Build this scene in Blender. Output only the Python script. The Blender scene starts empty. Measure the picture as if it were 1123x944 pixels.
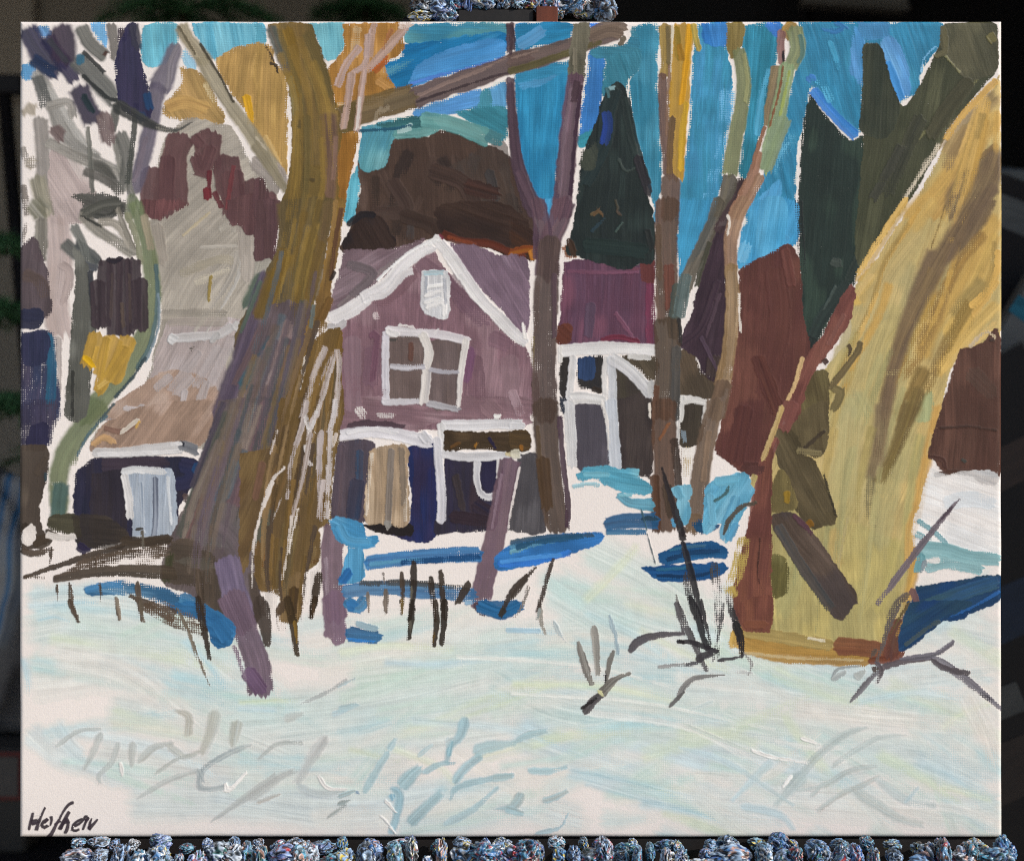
import bpy, bmesh, math, random
import numpy as np
from mathutils import Vector, Matrix, noise
C = bpy.context.scene.collection
sc = bpy.context.scene
# ---------------------------------------------------------------- camera, sky, sun, exposure
PXM = 0.000566                                  # metres per canvas px
ZC = 1.15                                       # height of the canvas centre
def wx(px): return (px-560.0)*PXM
def wz(py): return ZC-(py-470.5)*PXM
DIST = 0.90
cam_d = bpy.data.cameras.new('camera'); cam = bpy.data.objects.new('camera', cam_d); C.objects.link(cam)
cam.location = (wx(561.5), -DIST, wz(472.0)); cam.rotation_euler = (math.radians(90), 0, 0)
cam_d.sensor_fit = 'HORIZONTAL'; cam_d.sensor_width = 36.0
cam_d.lens = 36.0*DIST/(1123*PXM)
cam_d.clip_start = 0.02; cam_d.clip_end = 3000
cam_d.dof.use_dof = True; cam_d.dof.focus_distance = DIST; cam_d.dof.aperture_fstop = 6.5
sc.camera = cam
SUN_EL, SUN_AZ = math.radians(30), math.radians(122)      # azimuth clockwise from +y
sx, sy, sz = math.cos(SUN_EL)*math.sin(SUN_AZ), math.cos(SUN_EL)*math.cos(SUN_AZ), math.sin(SUN_EL)
world = bpy.data.worlds.new('World'); sc.world = world; world.use_nodes = True
wn = world.node_tree; wn.nodes.clear()
sky = wn.nodes.new('ShaderNodeTexSky'); sky.sky_type = 'NISHITA'; sky.sun_disc = False
sky.sun_elevation = SUN_EL; sky.sun_rotation = SUN_AZ
bg = wn.nodes.new('ShaderNodeBackground'); bg.inputs['Strength'].default_value = 0.13
wo = wn.nodes.new('ShaderNodeOutputWorld')
wn.links.new(sky.outputs[0], bg.inputs[0]); wn.links.new(bg.outputs[0], wo.inputs[0])
sun_d = bpy.data.lights.new('sun', 'SUN'); sun_d.energy = 3.8; sun_d.angle = math.radians(0.5); sun_d.color = (1.0, .96, .91)
sun = bpy.data.objects.new('sun', sun_d); C.objects.link(sun)
sun.rotation_euler = Vector((sx, sy, sz)).to_track_quat('Z', 'Y').to_euler()
sc.view_settings.view_transform = 'Standard'; sc.view_settings.look = 'None'; sc.view_settings.gamma = 1; sc.view_settings.use_curve_mapping = False
sc.view_settings.exposure = 0.02
sc.cycles.max_bounces = 6; sc.cycles.filter_width = 1.0; sc.cycles.use_denoising = False
# ---------------------------------------------------------------- helpers
def mat(name, col, rough=.6, var=.15, scale=20., spec=.4, bump=.0, stretch=(1, 1, 1), col2=None, metal=0., detail=4.):
    m = bpy.data.materials.new(name); m.use_nodes = True; n = m.node_tree; b = n.nodes['Principled BSDF']
    b.inputs['Roughness'].default_value = rough; b.inputs['Specular IOR Level'].default_value = spec; b.inputs['Metallic'].default_value = metal
    tc = n.nodes.new('ShaderNodeTexCoord'); mp = n.nodes.new('ShaderNodeMapping'); mp.inputs['Scale'].default_value = stretch
    nz = n.nodes.new('ShaderNodeTexNoise'); nz.inputs['Scale'].default_value = scale; nz.inputs['Detail'].default_value = detail; nz.inputs['Roughness'].default_value = .6
    mx = n.nodes.new('ShaderNodeMix'); mx.data_type = 'RGBA'
    c = lin(col); d = lin(col2) if col2 else c*(1-2*var)
    mx.inputs[6].default_value = (*[float(min(1, v*(1+var))) for v in c], 1) if not col2 else (*[float(v) for v in c], 1); mx.inputs[7].default_value = (*[float(v) for v in d], 1)
    rp = n.nodes.new('ShaderNodeValToRGB'); rp.color_ramp.elements[0].position = .35; rp.color_ramp.elements[1].position = .68
    L = n.links.new
    L(tc.outputs['Object'], mp.inputs[0]); L(mp.outputs[0], nz.inputs['Vector']); L(nz.outputs[0], rp.inputs[0]); L(rp.outputs[0], mx.inputs[0]); L(mx.outputs[2], b.inputs['Base Color'])
    if bump:
        bp = n.nodes.new('ShaderNodeBump'); bp.inputs['Strength'].default_value = bump; bp.inputs['Distance'].default_value = .002
        L(nz.outputs[0], bp.inputs['Height']); L(bp.outputs[0], b.inputs['Normal'])
    return m
def obj(name, bm, m, parent=None, smooth=False):
    me = bpy.data.meshes.new(name); bmesh.ops.recalc_face_normals(bm, faces=bm.faces); bm.to_mesh(me); bm.free()
    if smooth: me.polygons.foreach_set('use_smooth', [True]*len(me.polygons))
    me.materials.append(m); o = bpy.data.objects.new(name, me); C.objects.link(o); o.parent = parent; return o
def empty(name, loc=(0, 0, 0), parent=None):
    o = bpy.data.objects.new(name, None); C.objects.link(o); o.location = loc; o.parent = parent; o.empty_display_size = .05; return o
def tag(o, label=None, cat=None, group=None, kind=None):
    for k, v in (('label', label), ('category', cat), ('group', group), ('kind', kind)):
        if v: o[k] = v
    return o
def bx(bm, x0, x1, y0, y1, z0, z1, bev=0., M=None, seg=1):
    r = bmesh.ops.create_cube(bm, size=1.0); v = r['verts']
    for q in v: q.co = Vector(((x0+x1)/2+q.co.x*(x1-x0), (y0+y1)/2+q.co.y*(y1-y0), (z0+z1)/2+q.co.z*(z1-z0)))
    if M is not None: bmesh.ops.transform(bm, matrix=M, verts=v)
    if bev:
        es = list({e for q in v for e in q.link_edges}); bmesh.ops.bevel(bm, geom=es, offset=bev, segments=seg, affect='EDGES', profile=.5)
def tube(bm, path, rad, n=8):
    path = [Vector(p) for p in path]; rings = []
    for i, p in enumerate(path):
        t = (path[min(i+1, len(path)-1)]-path[max(i-1, 0)]).normalized(); a = t.orthogonal().normalized(); b = t.cross(a)
        r = rad[i] if isinstance(rad, (list, tuple)) else rad
        rings.append([bm.verts.new(p+(a*math.cos(2*math.pi*k/n)+b*math.sin(2*math.pi*k/n))*r) for k in range(n)])
    for i in range(len(rings)-1):
        for k in range(n):
            bm.faces.new((rings[i][k], rings[i][(k+1) % n], rings[i+1][(k+1) % n], rings[i+1][k]))
    bm.faces.new(rings[0][::-1]); bm.faces.new(rings[-1])

# ---- oil-paint simulation on a raster that follows the stretched canvas (units: canvas px, 1 px = 0.566 mm)
SC = 1.25                       # raster cells per canvas px
CX0, CY0, CX1, CY1 = 21.0, 23.0, 1099.0, 918.0
GW, GH = int((CX1-CX0)*SC), int((CY1-CY0)*SC)
rng = np.random.default_rng(7)
_tab = rng.random((512, 512)).astype(np.float32)
def vn(x, y, s=0):
    "smooth value noise 0..1"
    x = x + s*17.31; y = y + s*41.77
    xi = np.floor(x); yi = np.floor(y)
    fx = (x-xi).astype(np.float32); fy = (y-yi).astype(np.float32)
    fx = fx*fx*(3-2*fx); fy = fy*fy*(3-2*fy)
    xi = xi.astype(np.int64) & 511; yi = yi.astype(np.int64) & 511
    x2 = (xi+1) & 511; y2 = (yi+1) & 511
    a = _tab[yi, xi]; b = _tab[yi, x2]; c = _tab[y2, xi]; d = _tab[y2, x2]
    return (a*(1-fx)+b*fx)*(1-fy) + (c*(1-fx)+d*fx)*fy
def ss(a, b, x):
    t = np.clip((x-a)/(b-a+1e-9), 0, 1); return t*t*(3-2*t)
def lin(h):
    if not isinstance(h, str): return np.array(h, np.float32)
    c = np.array([int(h[i:i+2], 16) for i in (0, 2, 4)], np.float32)/255
    return np.where(c <= .04045, c/12.92, ((c+.055)/1.055)**2.4).astype(np.float32)
gx = (np.arange(GW)+.5)/SC + CX0; gy = (np.arange(GH)+.5)/SC + CY0
XX, YY = np.meshgrid(gx, gy); XX = XX.astype(np.float32); YY = YY.astype(np.float32)
# canvas weave: two thread families with slubs
_wx = XX + 1.2*vn(XX/40, YY/9, 3); _wy = YY + 1.2*vn(XX/9, YY/40, 4)
_k = 2*math.pi/2.45
WV = .5 + .25*np.sin(_wx*_k)*(.7+.6*vn(XX/3, YY/30, 5)) + .25*np.sin(_wy*_k)*(.7+.6*vn(XX/30, YY/3, 6))
WV = np.clip(WV*.72 + .28*vn(XX/1.3, YY/1.3, 8), 0, 1).astype(np.float32)
COL = np.empty((GH, GW, 3), np.float32); COL[:] = lin('e6dcd5')
COL *= (1+.05*(vn(XX/60, YY/60, 9)-.5)+.04*(vn(XX/2, YY/2, 10)-.5))[..., None]
HT = (WV*.30).astype(np.float32)
PID = np.zeros((GH, GW), np.int16)
PARTS = ['canvas']
_st = dict(p=0, each=None, wm=1., soft=0., ox=0., oy=0., k=1., n=0)
def SOFT(v): _st['soft'] = v                            # wet-in-wet blending of the following strokes
def PI(name, wm=.95): _st.update(each=name, wm=wm)                      # from here on every stroke is a painted thing of its own
def P(name):
    if '#' not in name: _st.update(each=None, wm=1.)
    if name not in PARTS: PARTS.append(name)
    _st['p'] = PARTS.index(name)
def T(ox=0, oy=0, k=1.): _st.update(ox=ox, oy=oy, k=k)
def A(ox, oy): T(ox, oy, 300/1123)
def pts(s):
    a = np.array([[float(v) for v in q.split(',')] for q in s.split()], np.float64)
    return a*_st['k'] + [_st['ox'], _st['oy']]
def smooth(p, step=3.):
    if len(p) == 2: q = [p[0]-(p[1]-p[0])*.01, p[0], p[1], p[1]+(p[1]-p[0])*.01]
    else: q = [2*p[0]-p[1], *p, 2*p[-1]-p[-2]]
    out = []
    for i in range(1, len(q)-2):
        a, b, c, d = q[i-1:i+3]
        n = max(2, int(np.hypot(*(c-b))/step))
        t = np.linspace(0, 1, n, endpoint=False)[:, None]
        out.append(.5*((2*b)+(c-a)*t+(2*a-5*b+4*c-d)*t*t+(3*b-a-3*c+d)*t**3))
    out.append(np.array([q[-2]])); return np.concatenate(out)
def box(x0, y0, x1, y1):
    a = max(0, int((x0-CX0)*SC)); b = min(GW, int((x1-CX0)*SC)+1); c = max(0, int((y0-CY0)*SC)); d = min(GH, int((y1-CY0)*SC)+1)
    return (slice(c, d), slice(a, b)) if b > a and d > c else None
def lay(sl, al, hull, col, ht, pid=True):
    a = al[..., None]; COL[sl] = COL[sl]*(1-a) + col*a
    HT[sl] = HT[sl]*(1-.75*al) + al*ht
    if pid: PID[sl] = np.where(hull, _st['p'], PID[sl])
def S(p, w, c, c2=None, dry=0., op=.96, fade=.14, rag=1., hb=1., edge=.40, mixf=.5, pid=True, taper=0., br=1., soft=.10):
    """one brush stroke along p: w full width (or start,end), c/c2 pigment streaks, dry 0..1 breaks over the weave,
    fade = how far the paint runs out towards the end, op opacity, taper = pointed end"""
    p = smooth(pts(p)); k = _st['k']
    if _st['soft']: soft = max(soft, _st['soft']); op *= 1-.06*_st['soft']
    if _st['each']: P('%s#%d' % (_st['each'], _st['n']))
    _st['n'] += 1; sd = _st['n']*3.7 % 97
    if not isinstance(w, (tuple, list)): w = (w, w)
    w = [q*k*_st['wm'] for q in w]
    if _st['each']: taper = max(taper, .35)
    d = np.diff(p, axis=0); L = np.hypot(d[:, 0], d[:, 1]); L[L == 0] = 1e-6
    cum = np.concatenate([[0], np.cumsum(L)]); tot = cum[-1]
    mw = max(w)/2 + 3
    sl = box(p[:, 0].min()-mw, p[:, 1].min()-mw, p[:, 0].max()+mw, p[:, 1].max()+mw)
    if sl is None: return
    y0, x0 = sl[0].start, sl[1].start
    X = XX[sl]; Y = YY[sl]
    D = np.full(X.shape, 1e9, np.float32); V = np.full_like(D, 1e4); U = np.zeros_like(D)
    for i in range(len(d)):
        m = mw+1
        s2 = box(min(p[i, 0], p[i+1, 0])-m, min(p[i, 1], p[i+1, 1])-m, max(p[i, 0], p[i+1, 0])+m, max(p[i, 1], p[i+1, 1])+m)
        if s2 is None: continue
        q = (slice(s2[0].start-y0, s2[0].stop-y0), slice(s2[1].start-x0, s2[1].stop-x0))
        q = (slice(max(q[0].start, 0), q[0].stop), slice(max(q[1].start, 0), q[1].stop))
        ux, uy = d[i]/L[i]
        rx = X[q]-p[i, 0]; ry = Y[q]-p[i, 1]
        t = rx*ux+ry*uy; v = rx*-uy+ry*ux
        tc = np.clip(t, 0, L[i]); dd = np.hypot(t-tc, v)
        tt = np.where(i == 0, t, tc) if i == 0 else tc
        if i == 0: tt = np.minimum(t, L[i])
        if i == len(d)-1: tt = np.maximum(tt if i == 0 else 0, t)
        if i == 0 and i == len(d)-1: tt = t
        b = dd < D[q]
        D[q] = np.where(b, dd, D[q]); V[q] = np.where(b, v, V[q]); U[q] = np.where(b, cum[i]+tt, U[q])
    f = np.clip(U/tot, 0, 1)
    hw = (w[0]+(w[1]-w[0])*f)/2
    if taper: hw = hw*(1-taper*ss(.35, 1., f))
    hw = hw*(1+.10*rag*(vn(U/14, U*0+3, sd)-.5)*2)*(.6+.4*ss(0, .16, f) if _st['each'] else 1.) + (.45 if mw < 9 else .9)
    vv = V/hw
    nb = np.clip(hw.mean()*.85, 2, 14)
    B = vn(V/1.15+50, U/38, sd)*.5 + vn(V/2.9+20, U/60, sd+1)*.5          # bristle marks
    B2 = vn(V/hw.mean()*2.2+9, U/60, sd+2)                                # slow colour streaks
    end = (1.5+.22*hw)*rag*(vn(vv*nb*.5+7, U*0, sd+3)-.35)*2
    cap = .45*hw*vv*vv
    e = np.minimum(U-cap+end*.5+.3*hw*.4, tot-U-cap+end+.3*hw*.4)
    E = (1-np.abs(vv))*hw + 1.2*rag*(vn(U/3.5, V/3.5, sd+4)-.5)
    ins = np.minimum(e, E)
    hull = ins > 0
    al = ss(-.5, .6+soft*hw.mean(), ins)
    dl = dry + fade*ss(.35, 1, f) + edge*ss(max(2.2, .30*hw.mean()), .0, E)*(.25+1.3*vn(U/16, np.sign(V)*3, sd+5))
    if hb < 1.25: dl = dl+.36*ss(.50, .95, vn(X/13, Y/13, sd+8)*.7+B*.3)                 # thin places catch only the tops of the weave
    cov = .56*WV[sl] + .44*B
    al = al*ss(dl*.9-.12, dl*.9+.10, cov+.02) * op
    al = al*(1-.25*(1-op)*(1-B))
    c = lin(c); c2 = c*.78 if c2 is None else lin(c2)
    m = np.clip(ss(.28, .75, B2*.6+B*.4)*mixf*2*.75, 0, 1)[..., None]
    col = c*(1-m)+c2*m
    col = col*(1+br*.42*(B-.5)+.14*(vn(X/9, Y/9, sd+6)-.5)+(.22 if hb < 1 else .08)*(.5-WV[sl]))[..., None]
    ht = hb*(.22+.42*(B-.4)+.35*ss(3., 0.5, ins)*(.4+vn(U/12, V/12, sd+7)*.8)) + .16*WV[sl]*max(0, 1-.6*hb)
    lay(sl, al.astype(np.float32), hull, col.astype(np.float32), ht.astype(np.float32), pid)
def inside(px, py, poly):
    r = np.zeros(px.shape, bool); n = len(poly); j = n-1
    for i in range(n):
        xi, yi = poly[i]; xj, yj = poly[j]
        if yi != yj:
            r ^= ((yi > py) != (yj > py)) & (px < (xj-xi)*(py-yi)/(yj-yi)+xi)
        j = i
    return r
def edist(px, py, poly):
    D = np.full(px.shape, 1e9, np.float32); n = len(poly)
    for i in range(n):
        a = poly[i]; b = poly[(i+1) % n]; d = b-a; l = max((d*d).sum(), 1e-9)
        t = np.clip(((px-a[0])*d[0]+(py-a[1])*d[1])/l, 0, 1)
        D = np.minimum(D, (px-a[0]-t*d[0])**2+(py-a[1]-t*d[1])**2)
    return np.sqrt(D)
def F(p, c, ang=90., c2=None, c3=None, dry=0., op=1., rag=1., edge=.52, hb=.6, sharp=False, pid=True, bw=11., mixf=.5, br=1., crv=0.):
    """an area scrubbed in with a flat brush: polygon p with ragged edges, strokes running at ang (degrees, 0 = along x)"""
    p = pts(p)
    if not sharp: p = smooth(np.vstack([p, p[:1]]), 4.)[:-1]
    _st['n'] += 1; sd = _st['n']*3.7 % 97
    sl = box(p[:, 0].min()-5, p[:, 1].min()-5, p[:, 0].max()+5, p[:, 1].max()+5)
    if sl is None: return
    X = XX[sl]; Y = YY[sl]
    r = math.radians(ang); ca, sa = math.cos(r), math.sin(r)
    wx = 2.2*rag*(vn(X/7, Y/7, sd)-.5) + 1.6*rag*(vn(X/2.2, Y/2.2, sd+1)-.5)
    wy = 2.2*rag*(vn(X/7, Y/7, sd+2)-.5) + 1.6*rag*(vn(X/2.2, Y/2.2, sd+3)-.5)
    px = X+wx; py = Y+wy
    ins = inside(px, py, p); D = edist(px, py, p); D = np.where(ins, D, -D) + (.2 if sharp else 1.1)
    U = X*ca+Y*sa; V = -X*sa+Y*ca
    V = V + 5*(vn(U/55, V/55, sd+4)-.5) + crv*((U-U.mean())/40)**2
    B = vn(V/1.15, U/36+9*vn(V/bw, V*0, sd), sd+5)*.5 + vn(V/3.0, U/52, sd+6)*.5
    st = np.floor(V/bw+.5*vn(U/30, V/30, sd+7))                            # which pass of the brush
    B2 = .55*vn(st*3.1, U/48, sd+8)+.45*vn(V/bw*1.2, U/38, sd+9)
    dl = dry + edge*ss(6.5, 0., D)*(.15+1.4*vn(X/15, Y/15, sd+10))
    if hb < 1.05: dl = dl+.30*ss(.55, .95, vn(X/16, Y/16, sd+14)*.7+B*.3)
    cov = .56*WV[sl]+.44*B
    if _st['soft']: op = op*(1-.05*_st['soft'])
    al = ss(-.4, .9+7*_st['soft']*(op < .93), D)*ss(dl*.9-.12, dl*.9+.10, cov+.02)*op
    c = lin(c); c2 = c*.8 if c2 is None else lin(c2)
    m = np.clip(ss(.3, .72, B2*.7+B*.3)*mixf*2*.7, 0, 1)[..., None]
    col = c*(1-m)+c2*m
    if c3 is not None:
        m3 = (ss(.56, .80, vn(V/bw*.7, U/34, sd+11)*.8+B*.2))[..., None]*.85; col = col*(1-m3)+lin(c3)*m3
    sc_ = ss(.60, .80, vn(V/2.0, U/16, sd+15)*.55+vn(X/30, Y/30, sd+16)*.45)*.16                  # scrubbed lighter streaks
    col = col*(1+br*.36*(B-.5)+.20*(vn(X/14, Y/14, sd+12)-.5)+sc_+.22*(.5-WV[sl]))[..., None]
    lip = ss(.42, .5, np.abs(V/bw+.5*vn(U/30, V/30, sd+7)-st-.5))
    ht = hb*(.16+.40*(B-.45)+.22*lip*vn(U/20, V/20, sd+13)+.2*ss(2.5, .4, D)) + .16*WV[sl]*max(0, 1-.6*hb)
    lay(sl, al.astype(np.float32), D > 0, col.astype(np.float32), ht.astype(np.float32), pid)

# ================= SNOW (thin pale passes over the primed ground)
P('snow'); T()
SN = [("30,690 120,680 230,720 330,800", 60, 'c3d4d0'), ("30,660 90,655 200,670", 40, 'b9d2d6'), ("30,740 160,735 300,790", 60, 'ded9d2'),
 ("60,700 200,715 270,760", 50, 'd5dcd9'), ("240,790 420,770 640,720", 70, 'c2d2ce'), ("300,820 520,790 760,760", 70, 'bfd0d0'), ("380,740 560,715 700,690", 60, 'c6d5cb'),
 ("420,700 520,700 640,690", 40, 'd9ddd8'), ("600,640 700,690 830,720", 60, 'bed4d0'), ("640,600 720,640 790,690", 50, 'c6d6cf'), ("690,740 850,750 1080,790", 70, 'bfcfce'), ("760,790 900,810 1080,850", 60, 'c6d0ca'),
 ("640,790 760,830 960,880", 46, 'bcd0d6'), ("610,760 760,800 900,820", 60, 'bccfd2'), ("560,800 700,850 820,890", 50, 'b9ced5'), ("860,720 980,740 1090,730", 50, 'bed0d3'), ("1000,690 1060,660 1096,640", 46, 'c3d3d4'), ("960,700 1040,690 1096,700", 50, 'c2d1d2'),
 ("100,830 280,850 460,850", 60, 'cacbc7'), ("140,880 320,880 560,880", 46, 'c1caca'), ("230,870 400,890 560,860", 50, 'c8d0d2'), ("420,880 520,870 640,900", 44, 'cdd6d7'), ("840,870 960,880 1090,890", 50, 'd9d4ce'), ("900,840 1000,830 1090,860", 56, 'c9d3d3'),
 ("540,740 620,780 760,790", 46, 'bdd1cd'), ("120,780 220,800 330,840", 50, 'c9d0cc'), ("30,800 70,830 160,860", 30, 'cbd6da'), ("1000,880 1050,890 1096,885", 40, 'c2d0d2'), ("690,860 760,880 860,890",50,'cfd6d5')]
for p_, w_, c_ in SN: S(p_, w_, c_, 'd6d8d2', dry=.10, op=.74, fade=.3, hb=.35, edge=.45, rag=1.4, soft=.6)
_r = np.random.default_rng(21)
for _q in range(170):
    x_ = _r.uniform(15, 1090); y_ = _r.uniform(640, 915)
    if x_ < 330 and y_ < 680 or (330 < x_ < 600 and y_ < 700): y_ += 50
    g_ = 8+26*(x_-560)/540 if x_ > 560 else 16*np.sin(x_/90.)
    if 430 < x_ < 700 and y_ > 780: g_ = -8
    if _q % 6 == 0: g_ += _r.uniform(-40, 40)
    a_ = np.radians(g_+_r.uniform(-8, 8)); l_ = _r.uniform(60, 210); b_ = np.radians(_r.uniform(-9, 9))
    c_ = ['b7d2ca', 'c6d6cc', 'add0d6', 'e8dfd5', 'bfd4d2', 'd2d9b8', 'ece3da', 'a9cad0', 'c2d6c6', 'e6dcd2'][_r.integers(10)]
    if y_ > 850 and x_ < 160: continue
    S("%.0f,%.0f %.0f,%.0f %.0f,%.0f" % (x_, y_, x_+l_*.5*np.cos(a_), y_+l_*.5*np.sin(a_), x_+l_*(.5*np.cos(a_)+.5*np.cos(a_+b_)), y_+l_*(.5*np.sin(a_)+.5*np.sin(a_+b_))), (_r.uniform(12, 40), _r.uniform(10, 30)), c_, 'd0d2cc', dry=.2, op=.55, fade=.4, rag=1.5, hb=_r.uniform(.2, .7), edge=.5, soft=.8, br=.6)
for p_, w_, c_ in [("370,716 430,708 500,712", 12, 'd9dcb4'), ("640,660 690,610 700,598", 14, 'd9dbb0'), ("560,750 660,752 740,768", 12, 'd3d9b4'), ("740,800 800,806 870,830", 18, 'd3d8bd'), ("1030,800 1060,780 1090,770", 14, 'd7dab8'),
 ("1030,860 1060,868 1090,876", 14, 'd3d8b4'), ("430,820 480,840 500,860", 12, 'd9dcc0'), ("260,770 300,768 330,768", 9, 'd0d6ae'), ("380,820 420,830 440,835", 10, 'd4d8bc'), ("700,690 760,720 800,735",12,'d8dcc0')]:
    S(p_, w_, c_, 'd8dcc8', dry=.15, op=.6, fade=.4, hb=.3, soft=.9)
for p_, w_, c_ in [("260,776 300,778 330,778", 9, 'b5cfd8'), ("420,726 480,728 540,722", 12, 'bed3dc'), ("1000,830 1050,850 1090,870", 34, 'b7cad1'), ("30,664 90,660 110,660", 9, 'a3cad8'), ("40,680 60,676 80,682", 8, 'aecfd9'), ("24,720 30,740 32,760", 14, 'b4d1da'), ("60,790 80,820 110,840", 22, 'c3d4d8'), ("80,800 200,830 260,870", 22, 'cbd6d8'),
 ("620,846 700,862 770,880", 20, 'a9c7d0'), ("640,856 720,878 760,890", 14, 'a0c0ca'), ("700,880 760,890 790,900", 14, 'a3c2cb'), ("830,820 900,850 960,870", 20, 'c3d3d5'), ("560,690 590,692 620,694", 8, 'a6c6d4'), ("690,715 740,730 800,745", 9, 'b7d0d6'), ("450,790 560,800 640,830", 12, 'bcd0d4'), ("200,700 230,730 250,760", 12, 'a9cdd8'), ("940,770 1000,760 1060,768", 14, 'c1d6da'),
 ("640,670 700,700 760,740", 14, 'c0d6d8'), ("590,630 620,650 660,690", 26, 'c9ddd8'), ("750,690 790,700 815,720", 24, 'c9dcdd'), ("1020,690 1050,670 1094,648", 24, 'c3d9de')]:
    S(p_, w_, c_, 'cfd9da', dry=.18, op=.7, fade=.5, hb=.35, soft=.9)
for p_, w_, c_ in [("870,775 950,785 1090,800", 26, 'e6dcd2'), ("1060,760 1080,800 1094,840", 30, 'e8dbd0'), ("760,850 840,850 900,800", 16, 'e4ddd4'), ("60,720 140,740 220,800", 40, 'e3dad2'), ("640,780 760,800 850,850", 10, 'ece8e2'), ("500,720 640,730 760,760", 6, 'efece4'), ("560,760 700,770 850,800", 5, 'eeebe3'), ("850,812 900,820 950,815", 8, 'f0ece6'), ("980,880 1040,885 1090,900", 12, 'e9e3dc')]:
    S(p_, w_, c_, 'ddd8d2', dry=.2, op=.7, fade=.4, hb=.7, soft=.6)

# ================= SKY
P('sky#1'); A(0,0)
F("592,110 640,98 728,104 722,200 700,240 660,268 600,270 578,200", '72b1c3', 88, '5a9db4', hb=1.)
F("370,95 434,95 436,192 410,172 385,130", '84b6e0', 88, '6fa5d6'); F("136,112 190,104 216,150 172,160", '7099c6', 60); F("88,268 146,260 146,320 92,322", '6fa6d6', 80)
F("790,97 870,92 960,95 1080,98 1092,140 1075,185 990,190 940,220 870,250 840,215 820,170 795,130", '63a8c2', 80, '8bc0d0', hb=1.1)
F("755,205 800,245 795,300 752,255", 'a3c5da', 60)
P('sky#2'); A(280,0)
F("0,98 35,103 44,150 32,190 0,186", '69adc4', 90, hb=1.); F("222,100 360,97 368,140 355,210 320,246 280,242 255,170 213,115", '6aa6b6', 85, '7fb6c2', hb=1.1)
F("630,104 800,98 1022,100 1024,150 820,185 700,188 620,176", '5b96a4', 3, '4c8a98', '3b86a8'); F("598,185 700,175 1010,135 1022,200 820,272 700,332 572,376 518,268 600,232", '2279ae', -18, '1c6fa8', '3d8cba')
F("660,270 820,197 1000,158 1022,228 860,292 650,352 632,340", '5292cc', -17, '4286c0', hb=.9); F("536,285 650,235 664,250 550,312", '4d93b6', -25, '6ba3b8', dry=.3)
S("640,345 760,310 930,265 1010,240", 14, '5a86d6', dry=.2)
F("660,448 790,402 930,372 936,440 760,472 655,482", '6299cc', -14, '5790d0'); F("960,360 1030,335 1030,450 962,450", '6098c4', 80, '5c94b8'); F("930,380 962,365 965,470 915,450", '4f93a8', 85)
F("820,465 920,440 1030,450 1026,575 960,560 900,510", '44889a', 30, '3a7f90')
F("425,680 442,680 408,895 362,895 390,740", '5aa6bc', 100, '74b6c8')
F("1070,103 1123,102 1123,196 1074,210", '3f88bf', 80, '5a9bd2'); F("1068,330 1123,310 1123,705 1084,692", '2f84b2', 88, '3d90ba')
P('sky#3'); A(560,0)
F("20,100 246,96 246,162 200,182 100,196 18,212", '2f84b0', -10, '2879a6'); S("30,188 80,160 130,125", 50, '6499c6', '4f92c4')
F("22,322 236,270 242,370 212,560 192,700 196,890 150,897 108,830 70,700 35,690 30,500", '2d85b2', 92, '3a91bb', '277aa6'); F("30,330 180,292 172,330 40,370", '559ac8', -10)
F("328,208 382,206 376,400 352,540 288,562 298,400", '3f7ec4', 95, '3a76bc', '5a96cc'); F("325,98 376,98 338,128", '3d7fdd', 0)
F("487,188 512,112 604,104 600,250 614,480 620,700 600,850 572,780 530,620 492,480 490,350 520,260", '3f89a6', 90, '357f9c', '4d94b0', edge=.5)
F("388,212 520,192 532,250 505,310 480,330 470,395 400,400 378,380", '44849a', 70, '37788c', hb=1.1); F("280,560 362,528 350,590 283,602", '419aae', -20)
F("768,98 892,94 886,200 905,300 905,420 885,600 860,780 830,880 760,893 690,893 700,740 730,560 742,380 752,210", '4190b0', 92, '4b90be', '3a84a4'); F("786,100 888,93 882,185 800,172", '3276be', 80, '4a8cd0'); S("890,370 880,600 835,740 800,880", 75, '74b4de', dry=.62, fade=.2)
F("960,105 1104,93 1106,170 1080,300 1050,470 1030,560 1000,680 962,742 938,702 958,560 982,350 958,230", '32829c', 95, '3f93b4', '2a7488'); F("1046,95 1110,95 1096,150 1060,130", '4a86dc', 60); S("1010,560 1030,400 1060,280", 30, '5aa9cc', dry=.3)
P('sky#4'); A(823,0)
F("200,93 400,90 600,92 780,92 783,180 740,232 690,312 692,380 650,392 620,422 580,350 540,200 500,185 470,200 458,400 455,520 422,552 330,450 258,368 240,400 215,520 190,600 184,800 160,897 60,897 -20,892 50,730 120,520 190,300 215,200", '3b87ad', 75, '3280a5', '4391b4', hb=.8)
F("426,112 460,150 470,250 462,352 432,322 408,280", '5292c8', 80, '6ea3dc'); F("540,126 600,168 640,260 656,372 624,402 570,330 538,210", '6096cc', 68, '528cc8', '70a4d0'); F("440,95 560,92 560,150 470,160", '4f8ec0', 80)
S("560,255 590,330 618,410", 34, '4a94d8', hb=1.); S("255,368 330,460 432,562", 44, '3f86ce', '3a7cd0', hb=1.); S("240,310 262,340", 40, '4a86cf', dry=.3); S("325,170 345,220 360,280", 22, '4fa5cc', dry=.25)
S("330,420 300,350 270,330",36,'5cb0d8',dry=.5); S("350,95 380,110 350,130 300,120",20,'3f7fba',dry=.2)
F("30,820 120,742 104,895 5,895", '5ca0ce', 110, '4d97c4'); S("700,300 715,240 760,190", 14, '7cb4dd', dry=.3); S("180,560 140,620 110,720", 50, '6db2d4', dry=.6)
P('sky#5'); A(823,220)
F("0,0 190,0 191,182 150,180 80,240 0,266", '4295c6', 110, '5aa6d4', '3585b4'); S("20,60 60,120 150,180", 60, '6bb4de', '4b9acc', dry=.15, op=.6)
P('sky#6'); A(560,220)
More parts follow.
